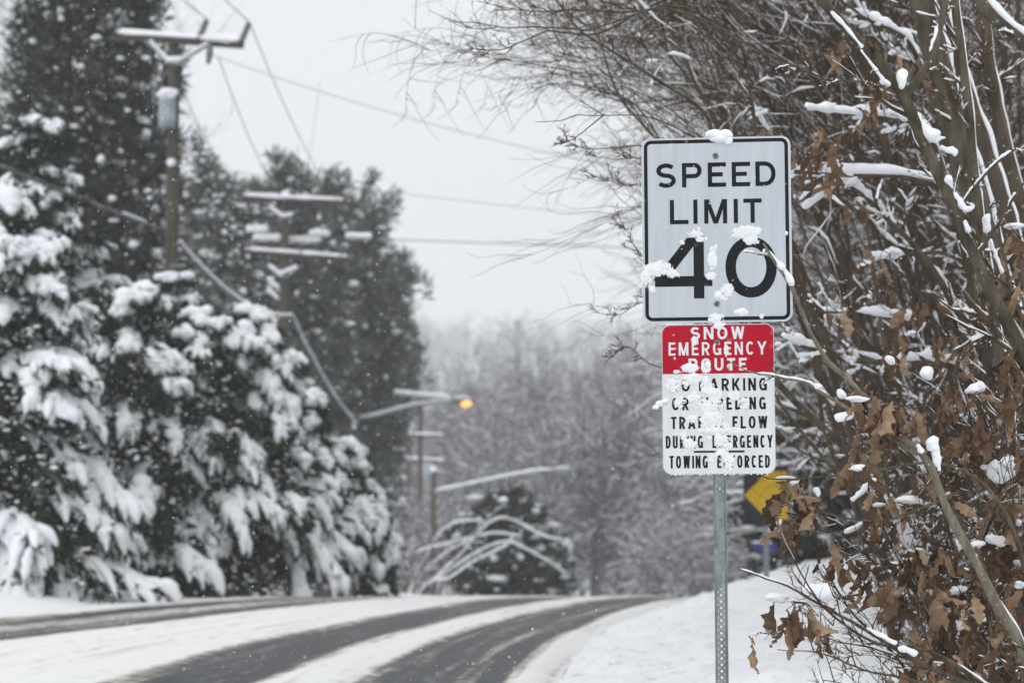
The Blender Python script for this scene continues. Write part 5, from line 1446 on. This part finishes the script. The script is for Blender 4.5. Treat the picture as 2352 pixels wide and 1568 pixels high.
sapling('low spreading tree with thick snow on its level boughs, right of the speed limit sign', 'spreading_tree', foot(2300, 13.6), [
    ([(2330, 1700, 13.8), (2290, 1100, 13.8), (2240, 700, 13.7), (2180, 460, 13.6), (2100, 410, 13.5), (1990, 400, 13.4), (1826, 394, 13.3)], .05, .012),
    ([(2290, 1100, 13.8), (2230, 800, 13.6), (2150, 745, 13.5), (2040, 722, 13.4), (1960, 712, 13.4), (1880, 712, 13.3)], .030, .004),
    ([(2250, 800, 13.7), (2130, 600, 13.6), (2040, 500, 13.6), (1951, 420, 13.5), (1900, 445, 13.5), (1851, 478, 13.4)], .028, .004),
    ([(2290, 1000, 13.8), (2200, 850, 13.8), (2080, 830, 13.7), (1960, 825, 13.6), (1850, 790, 13.5), (1790, 770, 13.4)], .032, .005),
    ([(2250, 900, 13.8), (2230, 650, 13.7), (2170, 588, 13.6), (2090, 592, 13.6), (2000, 602, 13.5)], .024, .004),
    ([(2220, 560, 13.7), (2130, 300, 13.6), (2030, 270, 13.5), (1930, 262, 13.5), (1850, 250, 13.4)], .022, .004),
    ([(2200, 400, 13.7), (2100, 130, 13.6), (2040, 70, 13.5), (1980, 40, 13.5), (1900, -20, 13.4)], .026, .006),
], 130, matn='bark', l1=8, l2=4, l3=3, snow=(.030, .8), gap=.22, len1=(.08, .22), snow_pow=1.6, low=.45,
    leaves=((1900, 300, 13.2, 50, 20, 9), (1870, 340, 13.2, 40, 25, 8), (2000, 235, 13.3, 40, 40, 9), (1950, 460, 13.3, 20, 20, 4), (2090, 150, 13.4, 40, 40, 6), (1920, 100, 13.4, 50, 40, 6), (2010, 600, 13.3, 50, 50, 8), (2120, 690, 13.3, 60, 50, 10), (1950, 720, 13.3, 40, 40, 6), (2200, 780, 13.2, 60, 50, 10), (2060, 800, 13.2, 50, 40, 9)))

# wood on the right slope behind the thicket
GW = 'snow flecked trees of the wood on the right slope'
r1 = bare_tree('woodland_tree', gp(2110, 31), 'slim twin stemmed snow flecked tree at the near edge of the right hand wood', 9.5, 211, GW, stems=2, spread=.12, l1=20, l2=8, l3=6, r0=.13, snow=(.022, 1.0), gap=.3, low=.06, up=.02, len1=(.25, .5), twig_r=.006)
r2 = bare_tree('woodland_tree', gp(2230, 35), 'multi stemmed snow flecked tree of the right hand wood', 10.5, 212, GW, stems=4, spread=.16, l1=16, l2=8, l3=6, r0=.12, snow=(.022, 1.0), gap=.3, low=.06, up=.02, len1=(.25, .5), twig_r=.006)
WL = 'snow flecked bare tree of the wood behind the right hand thicket'
for x, d, rz, sc, s_ in ((2280, 30, 1, 1.1, r1), (2100, 39, 2, 1.2, r1), (2380, 36, 3, 1.2, r2), (2050, 47, 4, 1.2, r2), (2200, 44, 5, 1.4, r1), (2330, 50, .5, 1.5, r2), (1970, 54, 1.5, 1.0, r1), (2100, 54, 2.5, 1.5, r2), (2440, 46, 3.5, 1.5, r1),
                         (2250, 62, 4.5, 1.7, r1), (2030, 64, 5.5, 1.5, r2), (2400, 66, .9, 1.8, r2), (1890, 66, 1.9, 1.0, r2), (1820, 80, 2.9, .75, r1), (1760, 95, 3.3, .6, r2), (2140, 76, 3.9, 1.8, r1), (2320, 80, 4.9, 2.0, r2), (1930, 84, 5.9, 1.6, r1)):
    dup(s_, gp(x, d), rz, sc, WL, GW)
e1 = tuft_tree('woodland_holly', gp(2110, 42), 'dark holly like evergreen deep in the right hand wood', [(0, 1.6), (.3, 2.0), (.7, 1.4), (1, .3)], 7.5, 900, 221, 'dark evergreens deep in the right hand wood', leafn=22, snow=.4, sr=(.06, .16))
for x, d, rz, sc in ((2250, 40, 1, 1.1), (2400, 44, 2, 1.2), (1960, 58, 3, 1.1), (2180, 60, 4, 1.5), (2340, 64, 5, 1.7), (2060, 72, .5, 1.6), (2440, 70, 1.5, 1.9)):
    dup(e1, gp(x, d), rz, sc, 'dark evergreen half hidden in the right hand wood', 'dark evergreens deep in the right hand wood')

# ------------------------------------------------------------------ falling snow and haze
rng = np.random.default_rng(5)
n = 30000
dd = (rng.uniform(0, 1, n) ** .75) * 34 + 4.5
fx = rng.uniform(-.26, .26, n) * dd; fz = EYE + rng.uniform(-.1, .32, n) * dd
ok = fz > ground_z(fx, dd) + .05
c = np.stack([fx, dd, fz], -1)[ok]
k = rng.uniform(.0008, .0022, len(c))
fl = blobs(c, k, k, k * rng.uniform(.9, 1.7, len(c)), rng, 6, 5, .3)
tag(link('falling_snow', make_mesh('falling_snow', [fl]), M['snow']), 'small snowflakes drifting through the air', 'snow', kind='stuff')

hz = link('haze', make_mesh('haze', [box(-620, 620, -30, 1170, -12, 120)], False))
mm = bpy.data.materials.new('snowfall_haze'); mm.use_nodes = True
nt = mm.node_tree; nt.nodes.clear()
vo = nt.nodes.new('ShaderNodeOutputMaterial'); pv = nt.nodes.new('ShaderNodeVolumePrincipled')
pv.inputs['Color'].default_value = (.955, .975, 1, 1); pv.inputs['Density'].default_value = 0.0010; pv.inputs['Anisotropy'].default_value = 0.0
nt.links.new(pv.outputs[0], vo.inputs['Volume'])
hz.data.materials.append(mm)
tag(hz, 'thin snowfall haze softening the distance', 'haze', kind='stuff')
